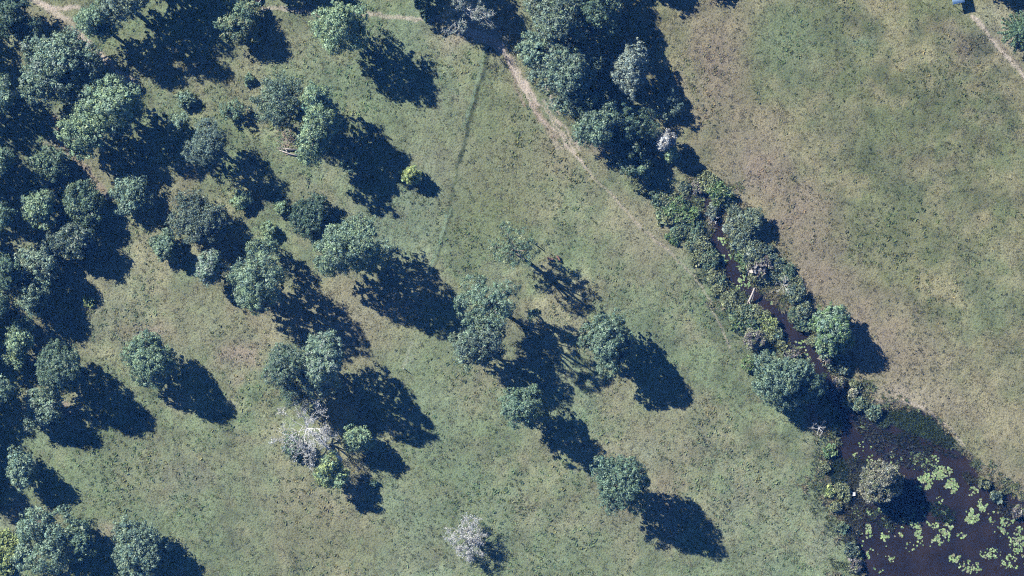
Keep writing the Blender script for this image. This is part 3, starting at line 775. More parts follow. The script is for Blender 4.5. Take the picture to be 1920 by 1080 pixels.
# shrubs along the creek
CS = 'shrubs along the creek banks'
for (x, y, q, h, st, lb) in [
    (1198, 345, 17, 2.6, 'olive', 'arching olive shrub at the head of the pools on the meadow side'),
    (1236, 374, 15, 1.6, 'mid', 'low green shrub right below the arching olive one'),
    (1264, 392, 23, 2.2, 'bright', 'dense green shrub filling the left bank by the first pool'),
    (1292, 402, 20, 2.2, 'bright', 'dense green shrub touching the first pool from the left'),
    (1250, 408, 14, 1.4, 'olive', 'low olive shrub on the meadow side of two dense green shrubs'),
    (1276, 432, 16, 1.6, 'mid', 'green shrub south of the two dense green shrubs'),
    (1306, 432, 13, 1.6, 'mid', 'small shrub on the bank beside the narrow water by two dense shrubs'),
    (1314, 462, 17, 1.8, 'olive', 'olive shrub on the left bank of the long narrow pool'),
    (1330, 488, 16, 1.8, 'mid', 'rounded shrub leaning over the lily mat on the left bank'),
    (1336, 516, 12, 1.5, 'olive', 'low olive tuft left of the lower end of the narrow pool'),
    (1366, 562, 17, 1.2, 'olive', 'yellowish olive shrub left of the fallen log'),
    (1398, 592, 19, 1.6, 'mid', 'green shrub below the fallen log'),
    (1424, 588, 14, 1.8, 'olive', 'pale olive shrub at the foot of the fallen log'),
    (1384, 606, 16, 1.2, 'bright', 'bright green low shrub on the meadow side below the log'),
    (1446, 610, 15, 1.8, 'yellow', 'yellow green shrub on the left bank of the brown pool'),
    (1430, 630, 15, 1.6, 'olive', 'olive shrub below the yellow green one on the left bank'),
    (1412, 634, 17, 3.6, 'plum', 'purplish grey shrub with a dark shadow on the meadow bank'),
    (1404, 684, 13, 1.8, 'bright', 'green bush north west of the wide fine leaved tree'),
    (1458, 628, 11, 1.5, 'teal', 'small teal shrub at the lower left of the brown pool'),
    (1466, 648, 12, 1.5, 'olive', 'small olive shrub between brown pool and fine leaved tree'),
    (1328, 340, 17, 1.6, 'olive', 'olive shrub on the paddock side of the first pool'),
    (1348, 362, 20, 3.0, 'bright', 'vivid green shrub with a dark shadow on the paddock bank'),
    (1338, 392, 13, 2.0, 'silver', 'whitish twiggy shrub right of the first pool'),
    (1376, 398, 15, 2.0, 'grey', 'grey shrub between vivid green and big grey green shrubs'),
    (1408, 416, 26, 4.8, 'grey', 'big grey green shrubby tree casting the largest shadow by the narrow pool'),
    (1388, 448, 20, 2.6, 'grey', 'grey green shrub on the right bank of the narrow pool'),
    (1410, 474, 22, 3.2, 'grey', 'tall grey green shrub right of the lily mat'),
    (1428, 500, 20, 3.2, 'plum', 'pinkish grey shrub above the bleached branches'),
    (1448, 492, 15, 2.2, 'slate', 'dark slate shrub beside the pinkish grey shrub'),
    (1400, 500, 13, 1.6, 'bright', 'bright green marsh bush at the edge of the lily mat'),
    (1476, 512, 15, 1.5, 'mid', 'low green shrub on the paddock edge right of the pinkish grey shrub'),
    (1490, 552, 18, 3.4, 'slate', 'dark shrub right of the bleached branches'),
    (1508, 584, 18, 3.2, 'grey', 'grey shrub on the right bank of the brown pool'),
    (1490, 588, 12, 1.6, 'mid', 'small green shrub at the right rim of the brown pool'),
    (1526, 640, 13, 1.8, 'olive', 'olive shrub left of the bright green round tree'),
    (1536, 612, 10, 1.5, 'olive', 'small olive shrub above left of the bright green round tree'),
    (1548, 668, 14, 2.4, 'plum', 'greyish purple shrub below the bright green round tree'),
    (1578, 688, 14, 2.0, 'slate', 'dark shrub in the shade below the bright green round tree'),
    (1574, 720, 11, 2.2, 'plum', 'dusty pink shrub in the creek above the pond'),
    (1598, 738, 9, 2.0, 'pale', 'small cream coloured bush at the pond head'),
    (1612, 758, 13, 1.8, 'teal', 'teal rushy bush where the creek enters the pond'),
    (1638, 772, 13, 1.8, 'teal', 'teal rushy bush at the upper rim of the pond'),
    (1580, 925, 15, 1.2, 'olive', 'olive bush on the bank at the left of the little jetty')    ,(1222, 356, 12, 1.4, 'mid', 'shaded shrub between the arching olive shrub and the first pool')
    ,(1258, 372, 14, 1.6, 'olive', 'olive shrub over the upper end of the dense green shrubs')
    ,(1284, 384, 12, 1.4, 'mid', 'small green shrub at the upper rim of the first pool')
    ,(1240, 396, 12, 1.0, 'fresh', 'pale green tuft on the meadow side by the low olive shrub')
    ,(1262, 446, 13, 1.0, 'bright', 'low green tuft south west of the dense green shrubs')
    ,(1296, 452, 14, 1.3, 'teal', 'teal shrub on the slope left of the narrow pool')
    ,(1310, 486, 12, 1.0, 'olive', 'low olive tuft on the slope behind the rounded shrub')
    ,(1328, 470, 11, 1.5, 'mid', 'shrub hanging over the left rim of the narrow pool')
    ,(1344, 542, 13, 1.0, 'olive', 'dry olive tuft on the meadow bank below the lily mat')
    ,(1352, 526, 11, 1.4, 'mid', 'green shrub at the lower left rim of the dark pool')
    ,(1382, 574, 12, 1.4, 'olive', 'olive shrub pressed against the butt of the fallen log')
    ,(1376, 590, 13, 1.0, 'fresh', 'pale green tuft on the slope left of the fallen log')
    ,(1412, 606, 15, 1.4, 'bright', 'bright shrub in the thicket below the fallen log')
    ,(1432, 604, 13, 1.6, 'yellow', 'yellowish shrub on the rim between log and brown pool')
    ,(1402, 620, 13, 1.0, 'mid', 'green tuft beside the purplish grey shrub')
    ,(1444, 634, 11, 1.3, 'olive', 'small olive shrub on the lower left rim of the brown pool')
    ,(1424, 664, 13, 1.2, 'grey', 'grey tuft above the wide fine leaved tree')
    ,(1440, 680, 12, 1.4, 'fresh', 'pale green bush at the upper edge of the wide fine leaved tree')
    ,(1486, 664, 13, 1.8, 'plum', 'dusty grey bush in the narrow creek beside the wide fine leaved tree')
    ,(1498, 684, 12, 1.6, 'teal', 'teal bush in the narrow creek above the shaded water')
    ,(1306, 348, 12, 1.2, 'plum', 'brownish grey shrub at the dry head of the first pool')
    ,(1284, 352, 13, 1.2, 'slate', 'dark tangle left of the dry head of the first pool')
    ,(1364, 376, 13, 1.6, 'fresh', 'light green shrub below the vivid green shrub')
    ,(1372, 424, 14, 2.0, 'silver', 'silvery twiggy shrub over the right rim of the narrow pool')
    ,(1392, 480, 13, 1.4, 'bright', 'fresh green marsh plants right of the narrow pool')
    ,(1406, 456, 14, 2.2, 'grey', 'grey shrub between two grey green shrubs of the right bank')
    ,(1436, 470, 14, 2.0, 'slate', 'dark shrub on the paddock side of the tall grey green shrub')
    ,(1418, 520, 12, 1.6, 'olive', 'olive shrub above the fallen log tip')
    ,(1446, 516, 13, 1.8, 'grey', 'grey shrub left above the bleached branches')
    ,(1464, 498, 12, 1.2, 'fresh', 'pale green tuft on the paddock edge')
    ,(1490, 530, 12, 1.2, 'olive', 'olive tuft on the paddock edge above the dark shrub')
    ,(1516, 600, 12, 1.6, 'slate', 'dark shrub at the lower end of the grey shrub')
    ,(1504, 610, 11, 1.2, 'mid', 'green tuft at the right rim of the brown pool')
    ,(1560, 680, 12, 1.6, 'grey', 'grey bush right below the greyish purple shrub')
    ,(1590, 752, 11, 1.4, 'slate', 'dark bush at the narrow creek mouth')
    ,(1604, 722, 10, 1.2, 'olive', 'olive tuft on the paddock rim of the creek mouth')
    ,(1556, 846, 10, 1.0, 'bright', 'green bush below the white gnarled snag')
    ,(1546, 876, 9, .9, 'olive', 'olive tuft on the red mud of the left pond rim')
    ,(1556, 920, 11, 1.0, 'yellow', 'yellowish tuft on the bank above the olive bush')
    ,(1566, 948, 11, 1.1, 'olive', 'small olive bush on the bank just south of the jetty')
    ,(1582, 990, 11, 1.1, 'mid', 'green bush on the left pond rim south of the jetty')
    ,(1598, 1030, 12, 1.2, 'slate', 'dark bush on the left pond rim near the bottom edge')
    ,(1604, 1058, 12, 1.2, 'plum', 'dusty bush on the left pond rim at the bottom edge')
    ,(1846, 906, 9, .9, 'olive', 'olive tuft on the right pond rim above two round lily mats')
    ,(1868, 932, 10, .9, 'slate', 'dark tuft on the right pond rim beside two round lily mats')
    ,(1908, 960, 10, 1.0, 'plum', 'dusty tuft on the right pond rim at the right edge')]:
    E('shrub', lb, x, y, q * 1.05, .1, h * (.72 if h < 2.5 else .95), st, ry=q * (.8 + .5 * ((x * 7 + y) % 10) / 10), rot=(x % 7) * .4, cat='shrub', leaf=.11, clump=.34, nleaf=18, lum=(.6, 1.45), group=CS, spread=.9, tone=(LEAF['olive'], .42), dens=1.25, gap=.36)
for (x, y, q, h, st, lb) in [
    (467, 149, 9, 1.4, 'mid', 'tiny dark bush in dry grass below the tip of the wood shadow'),
    (166, 566, 10, .8, 'yellow', 'tiny yellow bush below the shadow of the three joined crowns'),
    (700, 907, 6, .9, 'mid', 'tiny green bush right of the yellow green small tree'),
    (1204, 318, 9, 7.5, 'fresh', 'bright leafy top catching sun in the creek shade'),
    (800, 25, 12, 1.2, 'mid', 'low bush beside the pale ghostly tree at the top edge')
    ]:
    E('shrub', lb, x, y, q, .15, h, st, cat='shrub', leaf=.11, clump=.32, nleaf=16)

# ------------------------------------------------------------------ bare and dead trees
def dead_tree(name, label, cx, cy, r_px, h, mat, seed, lean=(0, 0), levels=6, n0=7, spread=.9, twig=.35, cat='dead tree', up=.55, base=None, rbase=.16, haze=0, hazecol='white'):
    r = random.Random(seed)
    bx, by = base if base else W(cx, cy, h * .6)
    gzb = float(ground_z(np.array([bx / S + 960]), np.array([540 - by / S]))[0])
    gzb = max(gzb, WATER_Z)
    root = empty(name, (bx, by, gzb)); tag(root, label, cat)
    cxw, cyw = W(cx, cy, h * .6)
    fork = Vector(((cxw - bx) * .8, (cyw - by) * .8, h * .42))
    R = r_px * S
    tb = MB(); bb = MB()
    tb.tube([Vector((0, 0, -.2)), fork * .5 + Vector((r.uniform(-.1, .1), r.uniform(-.1, .1), 0)), fork], [rbase, rbase * .8, rbase * .6], 7)
    tips = []
    def grow(p, d, ln, rad, lev):
        q = p
        pts = [p]; rr = [rad]
        for s in range(3):
            d = (d + Vector((r.gauss(0, .18), r.gauss(0, .18), r.gauss(0, .10)))).normalized()
            q = q + d * ln / 3
            pts.append(q); rr.append(rad * (1 - .18 * (s + 1)))
        bb.tube(pts, [max(q_, .018) for q_ in rr], 4 if lev < 5 else 3, False)
        tips.append(q)
        if lev >= levels: return
        for k in range(r.choice((2, 3, 3)) if lev < levels - 1 else 3):
            s_ = pts[r.choice((1, 2, 3, 3))]
            nd = (d + Vector((r.gauss(0, .55), r.gauss(0, .55), r.gauss(.05, .35)))).normalized()
            grow(s_, nd, ln * r.uniform(.55, .8), rad * .6, lev + 1)
    for k in range(n0):
        a = 2 * math.pi * k / n0 + r.uniform(-.3, .3)
        d = Vector((math.cos(a) * spread, math.sin(a) * spread, up * r.uniform(.3, 1.6))).normalized()
        grow(fork, d, R * r.uniform(.42, .6), rbase * .32, 2)
    tb.build('trunk', mat, root, True)
    bb.build('branches', mat, root)
    if haze:   # tatters of bleached leaves still on the twigs
        rr = np.random.default_rng(seed)
        t = np.array([tuple(q) for q in tips])
        t = t[rr.permutation(len(t))[:haze]]
        v, c = leaf_cloud(rr, t, np.zeros_like(t), np.full(len(t), .3), 7, .085, LEAF[hazecol], 1.0, (.8, 1.25))
        mesh_np('dry_leaves', v, np.arange(len(v)), np.full(len(v) // 4, 4), M_LEAF, root, c)
    return root
dead_tree('dead_tree', 'bleached leafless tree with a pale leaning trunk beside the touching pair', 560, 788, 56, 9, M_DEADWOOD, 3, base=W(640, 862, 0), rbase=.34, haze=1500, hazecol='white', n0=11, up=.7)
dead_tree('dead_tree', 'pale grey leafless tree alone near the bottom edge', 878, 1012, 35, 5, M_DEADWOOD, 5, n0=12, haze=900, hazecol='white', rbase=.26)
dead_tree('dead_tree', 'white gnarled dead snag at the pond corner on red mud', 1536, 803, 20, 2.6, M_DEADWOOD, 8, levels=4, n0=6, rbase=.14, up=.4)
dead_tree('dead_tree', 'bleached branches hanging over the brown pool', 1470, 534, 22, 3.0, M_DEADWOOD, 9, levels=4, n0=6, rbase=.10)
dead_tree('dead_tree', 'ghostly pale tree in shade at the top edge near the dirt track', 872, 18, 46, 13, M_DEADWOOD, 12, n0=8, rbase=.3, haze=700, hazecol='silver')
dead_tree('dead_tree', 'small grey twiggy dead bush by the first pool', 1338, 410, 14, 2.2, M_DEADWOOD, 15, levels=4, n0=6, rbase=.06, cat='dead bush')

# fallen branches under the dull dark crown
b = MB(); r = random.Random(4)
fx0, fy0 = W(545, 270)
root = empty('fallen_branches', (fx0, fy0, 0)); tag(root, 'fallen dead branches with reddish twigs under the dull dark crown', 'fallen branches')
def Lp(px_, py_, z): 
    x, y = W(px_, py_, z); return Vector((x - fx0, y - fy0, z))
b.tube([Lp(519, 277, .25), Lp(535, 279, .5), Lp(556, 281, .35)], [.07, .13, .16], 6)
b.tube([Lp(523, 281, .2), Lp(542, 288, .4), Lp(562, 293, .3)], [.06, .11, .15], 6)
b.tube([Lp(535, 279, .5), Lp(540, 287, .45)], [.08, .06], 5)
b.build('log', M_LOG, root, True)
b = MB()
for k in range(70):
    p0 = Lp(540 + r.gauss(0, 11), 258 + r.gauss(0, 9), r.uniform(.1, .9))
    d = Vector((r.gauss(0, 1), r.gauss(0, 1), r.gauss(0, .3))).normalized() * r.uniform(.5, 1.4)
    b.tube([p0, p0 + d * .5 + Vector((0, 0, r.uniform(0, .15))), p0 + d], [.04, .03, .012], 4, False)
tag(b.build('twigs', M_REDWOOD, root), kind='stuff')

# log lying across the creek
lx, ly = W(1420, 558)
root = empty('fallen_log', (lx, ly, WATER_Z)); tag(root, 'pale forked log lying across the creek', 'log')
def Lq(px_, py_, z):
    x, y = W(px_, py_, z); return Vector((x - lx, y - ly, z))
b = MB()
b.tube([Lq(1415, 540, 1.7), Lq(1411, 551, 1.3), Lq(1406, 562, .8), Lq(1401, 572, .3)], [.12, .17, .2, .22], 7)
b.build('log', M_LOG, root, True)
b = MB()
b.tube([Lq(1415, 541, 1.7), Lq(1413, 553, 1.2), Lq(1410, 565, .8)], [.06, .11, .05], 5)
b.tube([Lq(1405, 564, .7), Lq(1407, 571, .9), Lq(1405, 578, .8)], [.09, .06, .02], 5)
b.build('branch', M_LOG, root, True)

# ------------------------------------------------------------------ pine at the right edge
def pine(label, cx, cy, r_px, h):
    bx, by = W(cx, cy, h * .4)
    root = empty('pine_tree', (bx, by, 0)); tag(root, label, 'pine tree')
    r = np.random.default_rng(77)
    tb = MB(); tb.tube([Vector((0, 0, -.1)), Vector((0, 0, h * .5)), Vector((0, 0, h))], [.2, .13, .03], 8)
    tb.build('trunk', M_BARK, root, True)
    bb = MB(); C = []; Nn = []
    R = r_px * S
    nw = 11
    for wv in range(nw):
        z = 1.2 + (h - 1.6) * wv / (nw - 1)
        ln = R * (1 - (wv / nw) ** 1.3) + .25
        nb = 10 if wv < 7 else 6
        for k in range(nb):
            a = 2 * math.pi * (k + .5 * (wv % 2)) / nb + r.uniform(-.15, .15)
            L = ln * r.uniform(.82, 1.08)
            e = Vector((math.cos(a) * L, math.sin(a) * L, z + .28 * L))
            s_ = Vector((0, 0, z))
            m_ = s_.lerp(e, .6) + Vector((0, 0, -.05 * L))
            bb.tube([s_, m_, e], [.05, .035, .015], 4, False)
            for t in np.linspace(.3, 1.0, max(3, int(L / .32))):
                q = s_.lerp(m_, t / .6) if t < .6 else m_.lerp(e, (t - .6) / .4)
                C.append((q.x, q.y, q.z)); Nn.append((math.cos(a) * .5, math.sin(a) * .5, .6))
    bb.build('branches', M_BARK, root)
    C = np.array(C); Nn = np.array(Nn)
    v, c = leaf_cloud(r, C, Nn, np.full(len(C), .26), 15, .13, LEAF['pine'], .7, (.75, 1.3))
    mesh_np('crown', v, np.arange(len(v)), np.full(len(v) // 4, 4), M_LEAF, root, c)
pine('star shaped dark pine cut by the right edge near the top', 1912, 58, 36, 8.5)

# ------------------------------------------------------------------ reeds and lily pads
protos = [blade_proto('reed_clump', 12, .95, .05, .55, 60 + s, M_BLADE) for s in range(3)]
P = []
for (x, y, rx, ry, k, c) in [(1722, 796, 46, 20, 900, (0.075, 0.115, 0.055)), (1690, 786, 26, 16, 350, (0.070, 0.105, 0.06)), (1765, 822, 26, 14, 260, (0.075, 0.105, 0.055)),
                            (1650, 785, 18, 14, 220, (0.10, 0.15, 0.10)), (1572, 886, 18, 26, 420, (0.045, 0.08, 0.055)), (1740, 832, 60, 14, 120, (0.045, 0.06, 0.045)),
                            (1815, 895, 12, 10, 50, (0.09, 0.10, 0.07)), (1842, 905, 14, 8, 60, (0.12, 0.13, 0.08)), (1594, 1005, 12, 45, 300, (0.08, 0.09, 0.065)), (1590, 900, 24, 40, 260, (0.11, 0.125, 0.09)), (1600, 960, 22, 44, 300, (0.11, 0.115, 0.09)), (1630, 800, 30, 25, 160, (0.09, 0.10, 0.085)), (1690, 848, 66, 24, 260, (0.075, 0.085, 0.08)), (1660, 960, 60, 25, 120, (0.09, 0.10, 0.07)),
                            (1582, 940, 12, 14, 160, (0.14, 0.15, 0.09)), (1615, 872, 25, 12, 90, (0.06, 0.075, 0.06)), (1700, 830, 45, 14, 110, (0.05, 0.065, 0.05)),
                            (1560, 850, 14, 8, 60, (0.14, 0.10, 0.07)), (1600, 905, 14, 14, 120, (0.10, 0.11, 0.075)), (1890, 955, 24, 14, 120, (0.10, 0.10, 0.075)),
                            (1650, 975, 30, 20, 90, (0.06, 0.08, 0.05)), (1765, 960, 25, 18, 100, (0.03, 0.06, 0.045))]:
    a = rng.uniform(0, 6.283, k); q = np.sqrt(rng.uniform(0, 1, k))
    X = x + np.cos(a) * q * rx; Y = y + np.sin(a) * q * ry * 1.0 + (X - x) * .35 * (ry < rx)
    P.append((X, Y, np.array(c) * AL * rng.uniform(.6, 1.5, (k, 1)), rng.uniform(.5, 1.15, k)))
kb = 26000
X = rng.uniform(1170, 1700, kb); Y = rng.uniform(320, 1080, kb); sd = water_sdf(X, Y)
cr_ = np.interp(Y, [q[1] for q in CREEK_LINE], [q[0] for q in CREEK_LINE])
wid = np.where(X < cr_, 52, 40) * np.where(Y > 780, .55, 1) * (.5 + fbm(X, Y, 40, 231, 3))
kk = (sd > -wid) & (sd < 3) & (rng.uniform(0, 1, kb) < 1.7 * (fbm(X, Y, 26, 233, 3) - .3))
X, Y = X[kk], Y[kk]; kb = len(X)
tone = fbm(X, Y, 34, 235, 3)[:, None] + rng.normal(0, .07, (kb, 1))
cc = np.where(tone > .56, np.array((0.26, 0.25, 0.15)), np.where(tone > .44, np.array((0.19, 0.225, 0.115)), np.array((0.12, 0.175, 0.085))))
P.append((X, Y, cc * AL * rng.uniform(.7, 1.5, (kb, 1)), rng.uniform(.35, .95, kb)))
X = np.concatenate([q[0] for q in P]); Y = np.concatenate([q[1] for q in P])
pos = at_ground(X, Y); pos[:, 2] = np.maximum(pos[:, 2], WATER_Z - .05)
scatter('reeds', pos, np.concatenate([q[2] for q in P]), np.concatenate([q[3] for q in P]), protos, 9, .35)
# rank sedge along the banks
k = 60000
X, Y = field_points(k, 1180, 320, 1960, 1110)
sd = water_sdf(X, Y)
keep = (sd > -34) & (sd < 1) & (rng.uniform(0, 1, k) < (1.6 * fbm(X, Y, 18, 201, 3) - .25) * sstep(-36, -4, sd))
keep &= ~((X > 1640) & (Y < 860) & (sd < -8))
keep |= (sd > -62) & (sd < 0) & (X < 1640) & (Y < 1080) & (rng.uniform(0, 1, k) < 1.5 * (fbm(X, Y, 30, 211, 3) - .42)) & (fbm(X, Y, 60, 215, 2) > .42)
X, Y = X[keep], Y[keep]; k = len(X)
protos = [blade_proto('sedge_tuft', 12, .85, .085, .8, 80 + s, M_BLADE) for s in range(3)]
cc = np.where(fbm(X, Y, 25, 205, 3)[:, None] + rng.normal(0, .08, (k, 1)) > .53, np.array((0.29, 0.27, 0.18)), np.array((0.17, 0.215, 0.115))) * AL * rng.uniform(.6, 1.4, (k, 1))
pos = at_ground(X, Y); pos[:, 2] = np.maximum(pos[:, 2], WATER_Z - .03)
scatter('sedge', pos, cc, rng.uniform(.4, 1.2, k), protos, 13, .3)

PADS = [(1310, 375, 14, 6, 16), (1352, 452, 10, 8, 24), (1350, 492, 12, 14, 40), (1362, 480, 8, 10, 24), (1396, 525, 14, 10, 40), (1408, 538, 12, 6, 20), (1384, 538, 10, 4, 10),
        (1445, 568, 5, 4, 4), (1498, 640, 13, 6, 14), (1505, 656, 10, 8, 18), (1515, 672, 6, 6, 9), (1618, 800, 8, 16, 22), (1625, 838, 18, 15, 10), (1604, 856, 9, 9, 10),
        (1640, 858, 20, 8, 16), (1676, 860, 13, 11, 18), (1735, 865, 25, 18, 105), (1713, 856, 7, 12, 16), (1732, 905, 15, 14, 100), (1768, 885, 18, 12, 70),
        (1784, 912, 12, 14, 95), (1752, 893, 20, 8, 34), (1757, 937, 11, 8, 17), (1768, 960, 14, 5, 12), (1825, 920, 9, 8, 18), (1842, 947, 11, 11, 80), (1822, 968, 13, 16, 120),
        (1868, 970, 15, 13, 75), (1874, 996, 9, 8, 55), (1896, 985, 22, 22, 95), (1908, 1015, 15, 22, 85), (1858, 1038, 20, 10, 50), (1900, 1052, 25, 15, 75),
        (1768, 1008, 18, 15, 140), (1803, 1004, 10, 6, 26), (1724, 1000, 8, 11, 55), (1708, 985, 20, 6, 36), (1695, 978, 14, 8, 28), (1745, 985, 18, 6, 30), (1780, 984, 8, 9, 32),
        (1670, 985, 13, 7, 30), (1660, 1008, 9, 7, 26), (1705, 1026, 8, 8, 30), (1627, 995, 9, 12, 38), (1650, 962, 12, 12, 50), (1630, 962, 9, 10, 24), (1606, 972, 10, 15, 36),
        (1600, 945, 12, 10, 30), (1584, 958, 6, 5, 12), (1632, 1037, 10, 8, 14), (1672, 1049, 8, 7, 9), (1693, 1002, 6, 4, 8), (1820, 1062, 22, 12, 75), (1790, 1046, 10, 8, 36),
        (1738, 1020, 20, 10, 10), (1645, 1070, 8, 8, 10), (1720, 960, 25, 12, 14), (1675, 1020, 60, 25, 8)]
m, n, l, p = new_mat('lily_leaf')
oi = n.new('ShaderNodeObjectInfo'); at = n.new('ShaderNodeAttribute'); at.attribute_name = 'tint'
l.new(at.outputs['Color'], p.inputs['Base Color'])
p.inputs['Roughness'].default_value = .35; p.inputs['Specular IOR Level'].default_value = .4
M_PAD = m
allp = []
for (x, y, rx, ry, k) in PADS:
    k = int(k * 1.6)
    a = rng.uniform(0, 6.283, k); q = np.sqrt(rng.uniform(0, 1, k))
    nx_ = rng.normal(0, 1.2, k); ny_ = rng.normal(0, 1.2, k)
    for i in range(k):
        allp.append((x + math.cos(a[i]) * q[i] * rx + nx_[i], y + math.sin(a[i]) * q[i] * ry + ny_[i], rng.uniform(.085, .18) * (1.0 if k > 60 else 1.1)))
allp.sort(key=lambda t: -t[2])
ap = np.array(allp)
ok = (water_sdf(ap[:, 0], ap[:, 1]) > -3) & (fbm(ap[:, 0], ap[:, 1], 9, 251, 2) > .42)
ap = ap[ok]
def pad_geo(rr, tilt, c):
    nseg = 9; v = []; a0 = rr.uniform(0, 6.283)
    v.append((0, 0, .0))
    for k in range(nseg):
        a = a0 + .25 + (2 * math.pi - .5) * k / (nseg - 1)
        q = rr.uniform(.9, 1.08)
        v.append((math.cos(a) * q, math.sin(a) * q, rr.uniform(-.02, .14) * tilt))
    f = [(0, k, k + 1) for k in range(1, nseg)]
    return v, f
PADC = [(0.25, 0.37, 0.15), (0.19, 0.29, 0.13), (0.32, 0.43, 0.21), (0.15, 0.24, 0.10), (0.30, 0.36, 0.22), (0.22, 0.22, 0.13), (0.28, 0.40, 0.17)]
pad_meshes = []
rr = np.random.default_rng(5)
for s in range(14):
    v, f = pad_geo(rr, 1.0, None)
    me = bpy.data.meshes.new('lily_pad'); me.from_pydata(v, [], f)
    a = me.color_attributes.new('tint', 'FLOAT_COLOR', 'POINT')
    c = .72 * np.array(PADC[s % 7]) * rr.uniform(.85, 1.15)
    a.data.foreach_set('color', np.tile(np.append(c, 1), (len(v), 1)).astype(np.float32).ravel())
    me.materials.append(M_PAD); pad_meshes.append(me)
for i in range(300):
    x, y = W(ap[i, 0], ap[i, 1], WATER_Z)
    o = bpy.data.objects.new('lily_pad', pad_meshes[(i * 7 + i // 5) % 14])
    o.location = (x, y, WATER_Z + .012 + .0012 * (i % 37)); o.scale = (ap[i, 2],) * 3; o.rotation_euler = (0, 0, rr.uniform(0, 6.28))
    PX, PY = ap[i, 0], ap[i, 1]
    if PY < 600: lb = 'round green lily pad on the narrow creek pools above the fallen log'
    elif PY < 760: lb = 'round green lily pad on the creek beside the bright green round tree'
    elif PX < 1700 and PY < 890: lb = 'round lily pad on open water north of the silvery pond tree'
    elif PX < 1700: lb = 'round lily pad on the left of the pond south of the silvery tree'
    elif PY < 930 and PX < 1800: lb = 'round lily pad in the large mat north east of the silvery tree'
    elif PX < 1812: lb = 'round lily pad in the broad yellow green mat at the pond middle'
    elif PX < 1848 and PY < 1000: lb = 'round lily pad in the two compact round mats near the right bank'
    else: lb = 'round lily pad in the mats along the right side of the pond'
    tag(o, lb, 'lily pad', lb.replace('round green lily pad', 'lily pads').replace('round lily pad', 'lily pads'))
    COL.objects.link(o)
v_all = []; f_all = []; c_all = []; base = 0
for i in range(300, len(ap)):
    v, f = pad_geo(rr, 1.0, None)
    x, y = W(ap[i, 0], ap[i, 1], WATER_Z)
    v = np.array(v) * ap[i, 2] + np.array((x, y, WATER_Z + .012 + .0012 * (i % 41)))
    v_all.append(v); f_all.append(np.array(f) + base); base += len(v)
    c_all.append(np.tile(np.array(PADC[i % 7]) * .72 * rr.uniform(.6, 1.3), (len(v), 1)))
F = np.concatenate(f_all)
o = mesh_np('lily_pads', np.concatenate(v_all), F.ravel(), np.full(len(F), 3), M_PAD, None, np.concatenate(c_all))
tag(o, kind='stuff')

# ------------------------------------------------------------------ small built things
M_ROOF = simple_mat('pale_blue_roof_metal', (0.52, 0.76, 1.0), .45, 2.0, .08)
M_GALV = simple_mat('galvanised_steel', (0.45, 0.46, 0.47), .5, 3.0, .15)
M_POST = simple_mat('weathered_post', (0.28, 0.25, 0.22), .9, 8.0, .3)
M_WHITE = simple_mat('white_paint', (0.78, 0.78, 0.78), .6)
M_CONC = simple_mat('concrete', (0.50, 0.49, 0.47), .85, 3.0, .2)
M_PLANK = simple_mat('jetty_timber', (0.38, 0.36, 0.35), .85, 6.0, .3)
M_DARKT = simple_mat('dark_timber', (0.08, 0.07, 0.065), .9, 6.0, .3)
M_CALF = simple_mat('red_brown_hide', (0.30, 0.16, 0.125), .8, 3.0, .3)
M_HOOF = simple_mat('dark_hoof', (0.03, 0.025, 0.02), .8)

# open shelter with a pale blue roof at the top edge
ang = math.radians(12)
zr = 1.9
cx_, cy_ = W(1787, 8, zr)
root = empty('field_shelter', (cx_, cy_, 0), ang); tag(root, 'open shelter with pale blue roof at the top edge', 'shelter')
wr, lr = 2.05, 3.4
bpost = [(0.08, .08), (wr - .1, .08), (0.08, lr - .1), (wr - .1, lr - .1)]
for (x, y) in bpost:
    b = MB(); b.tube([(x, y, -.1), (x, y, zr - .06)], [.05, .05], 6); b.build('post', M_GALV, root)
b = MB()
for x in (.08, wr - .1):
    b.box((x, lr / 2, zr - .03), .07, lr - .1, .06)
b.build('beam', M_GALV, root)
nsh = 3
for k in range(nsh):   # corrugated roof sheets, each lapping the next
    b = MB(); N_ = 12; wd = wr / nsh
    for j in (0, 1):
        for i in range(N_ + 1):
            x = k * wd + wd * 1.0 * i / N_
            z = zr + .02 + .012 * math.sin(i / N_ * 2 * math.pi * 4) + .003 * (k % 2) + .05 * j
            b.v.append(Vector((x, -.05 + j * (lr + .1), z)))
    for i in range(N_):
        b.f.append((i, i + 1, N_ + 2 + i, N_ + 1 + i))
    o = b.build('roof_sheet', M_ROOF, root, True)
    so_ = o.modifiers.new('thickness', 'SOLIDIFY'); so_.thickness = .01

# round trough at the top edge
tx, ty = W(479, -3)
root = empty('water_trough', (tx, ty, 0)); tag(root, 'round concrete trough with pale rim cut by the top edge', 'trough')
b = MB(); ns = 36
for (q, z) in ((1.0, -.05), (1.0, .75), (.90, .75), (.90, .1)):
    for k in range(ns):
        b.v.append(Vector((math.cos(2 * math.pi * k / ns) * q, math.sin(2 * math.pi * k / ns) * q, z)))
for j in range(3):
    for k in range(ns):
        b.f.append((j * ns + k, j * ns + (k + 1) % ns, (j + 1) * ns + (k + 1) % ns, (j + 1) * ns + k))
b.build('wall', M_CONC, root, True)
b = MB()
for k in range(ns): b.v.append(Vector((math.cos(2 * math.pi * k / ns) * .905, math.sin(2 * math.pi * k / ns) * .905, .42)))
b.f.append(tuple(range(ns))); b.build('water', M_WATER, root)

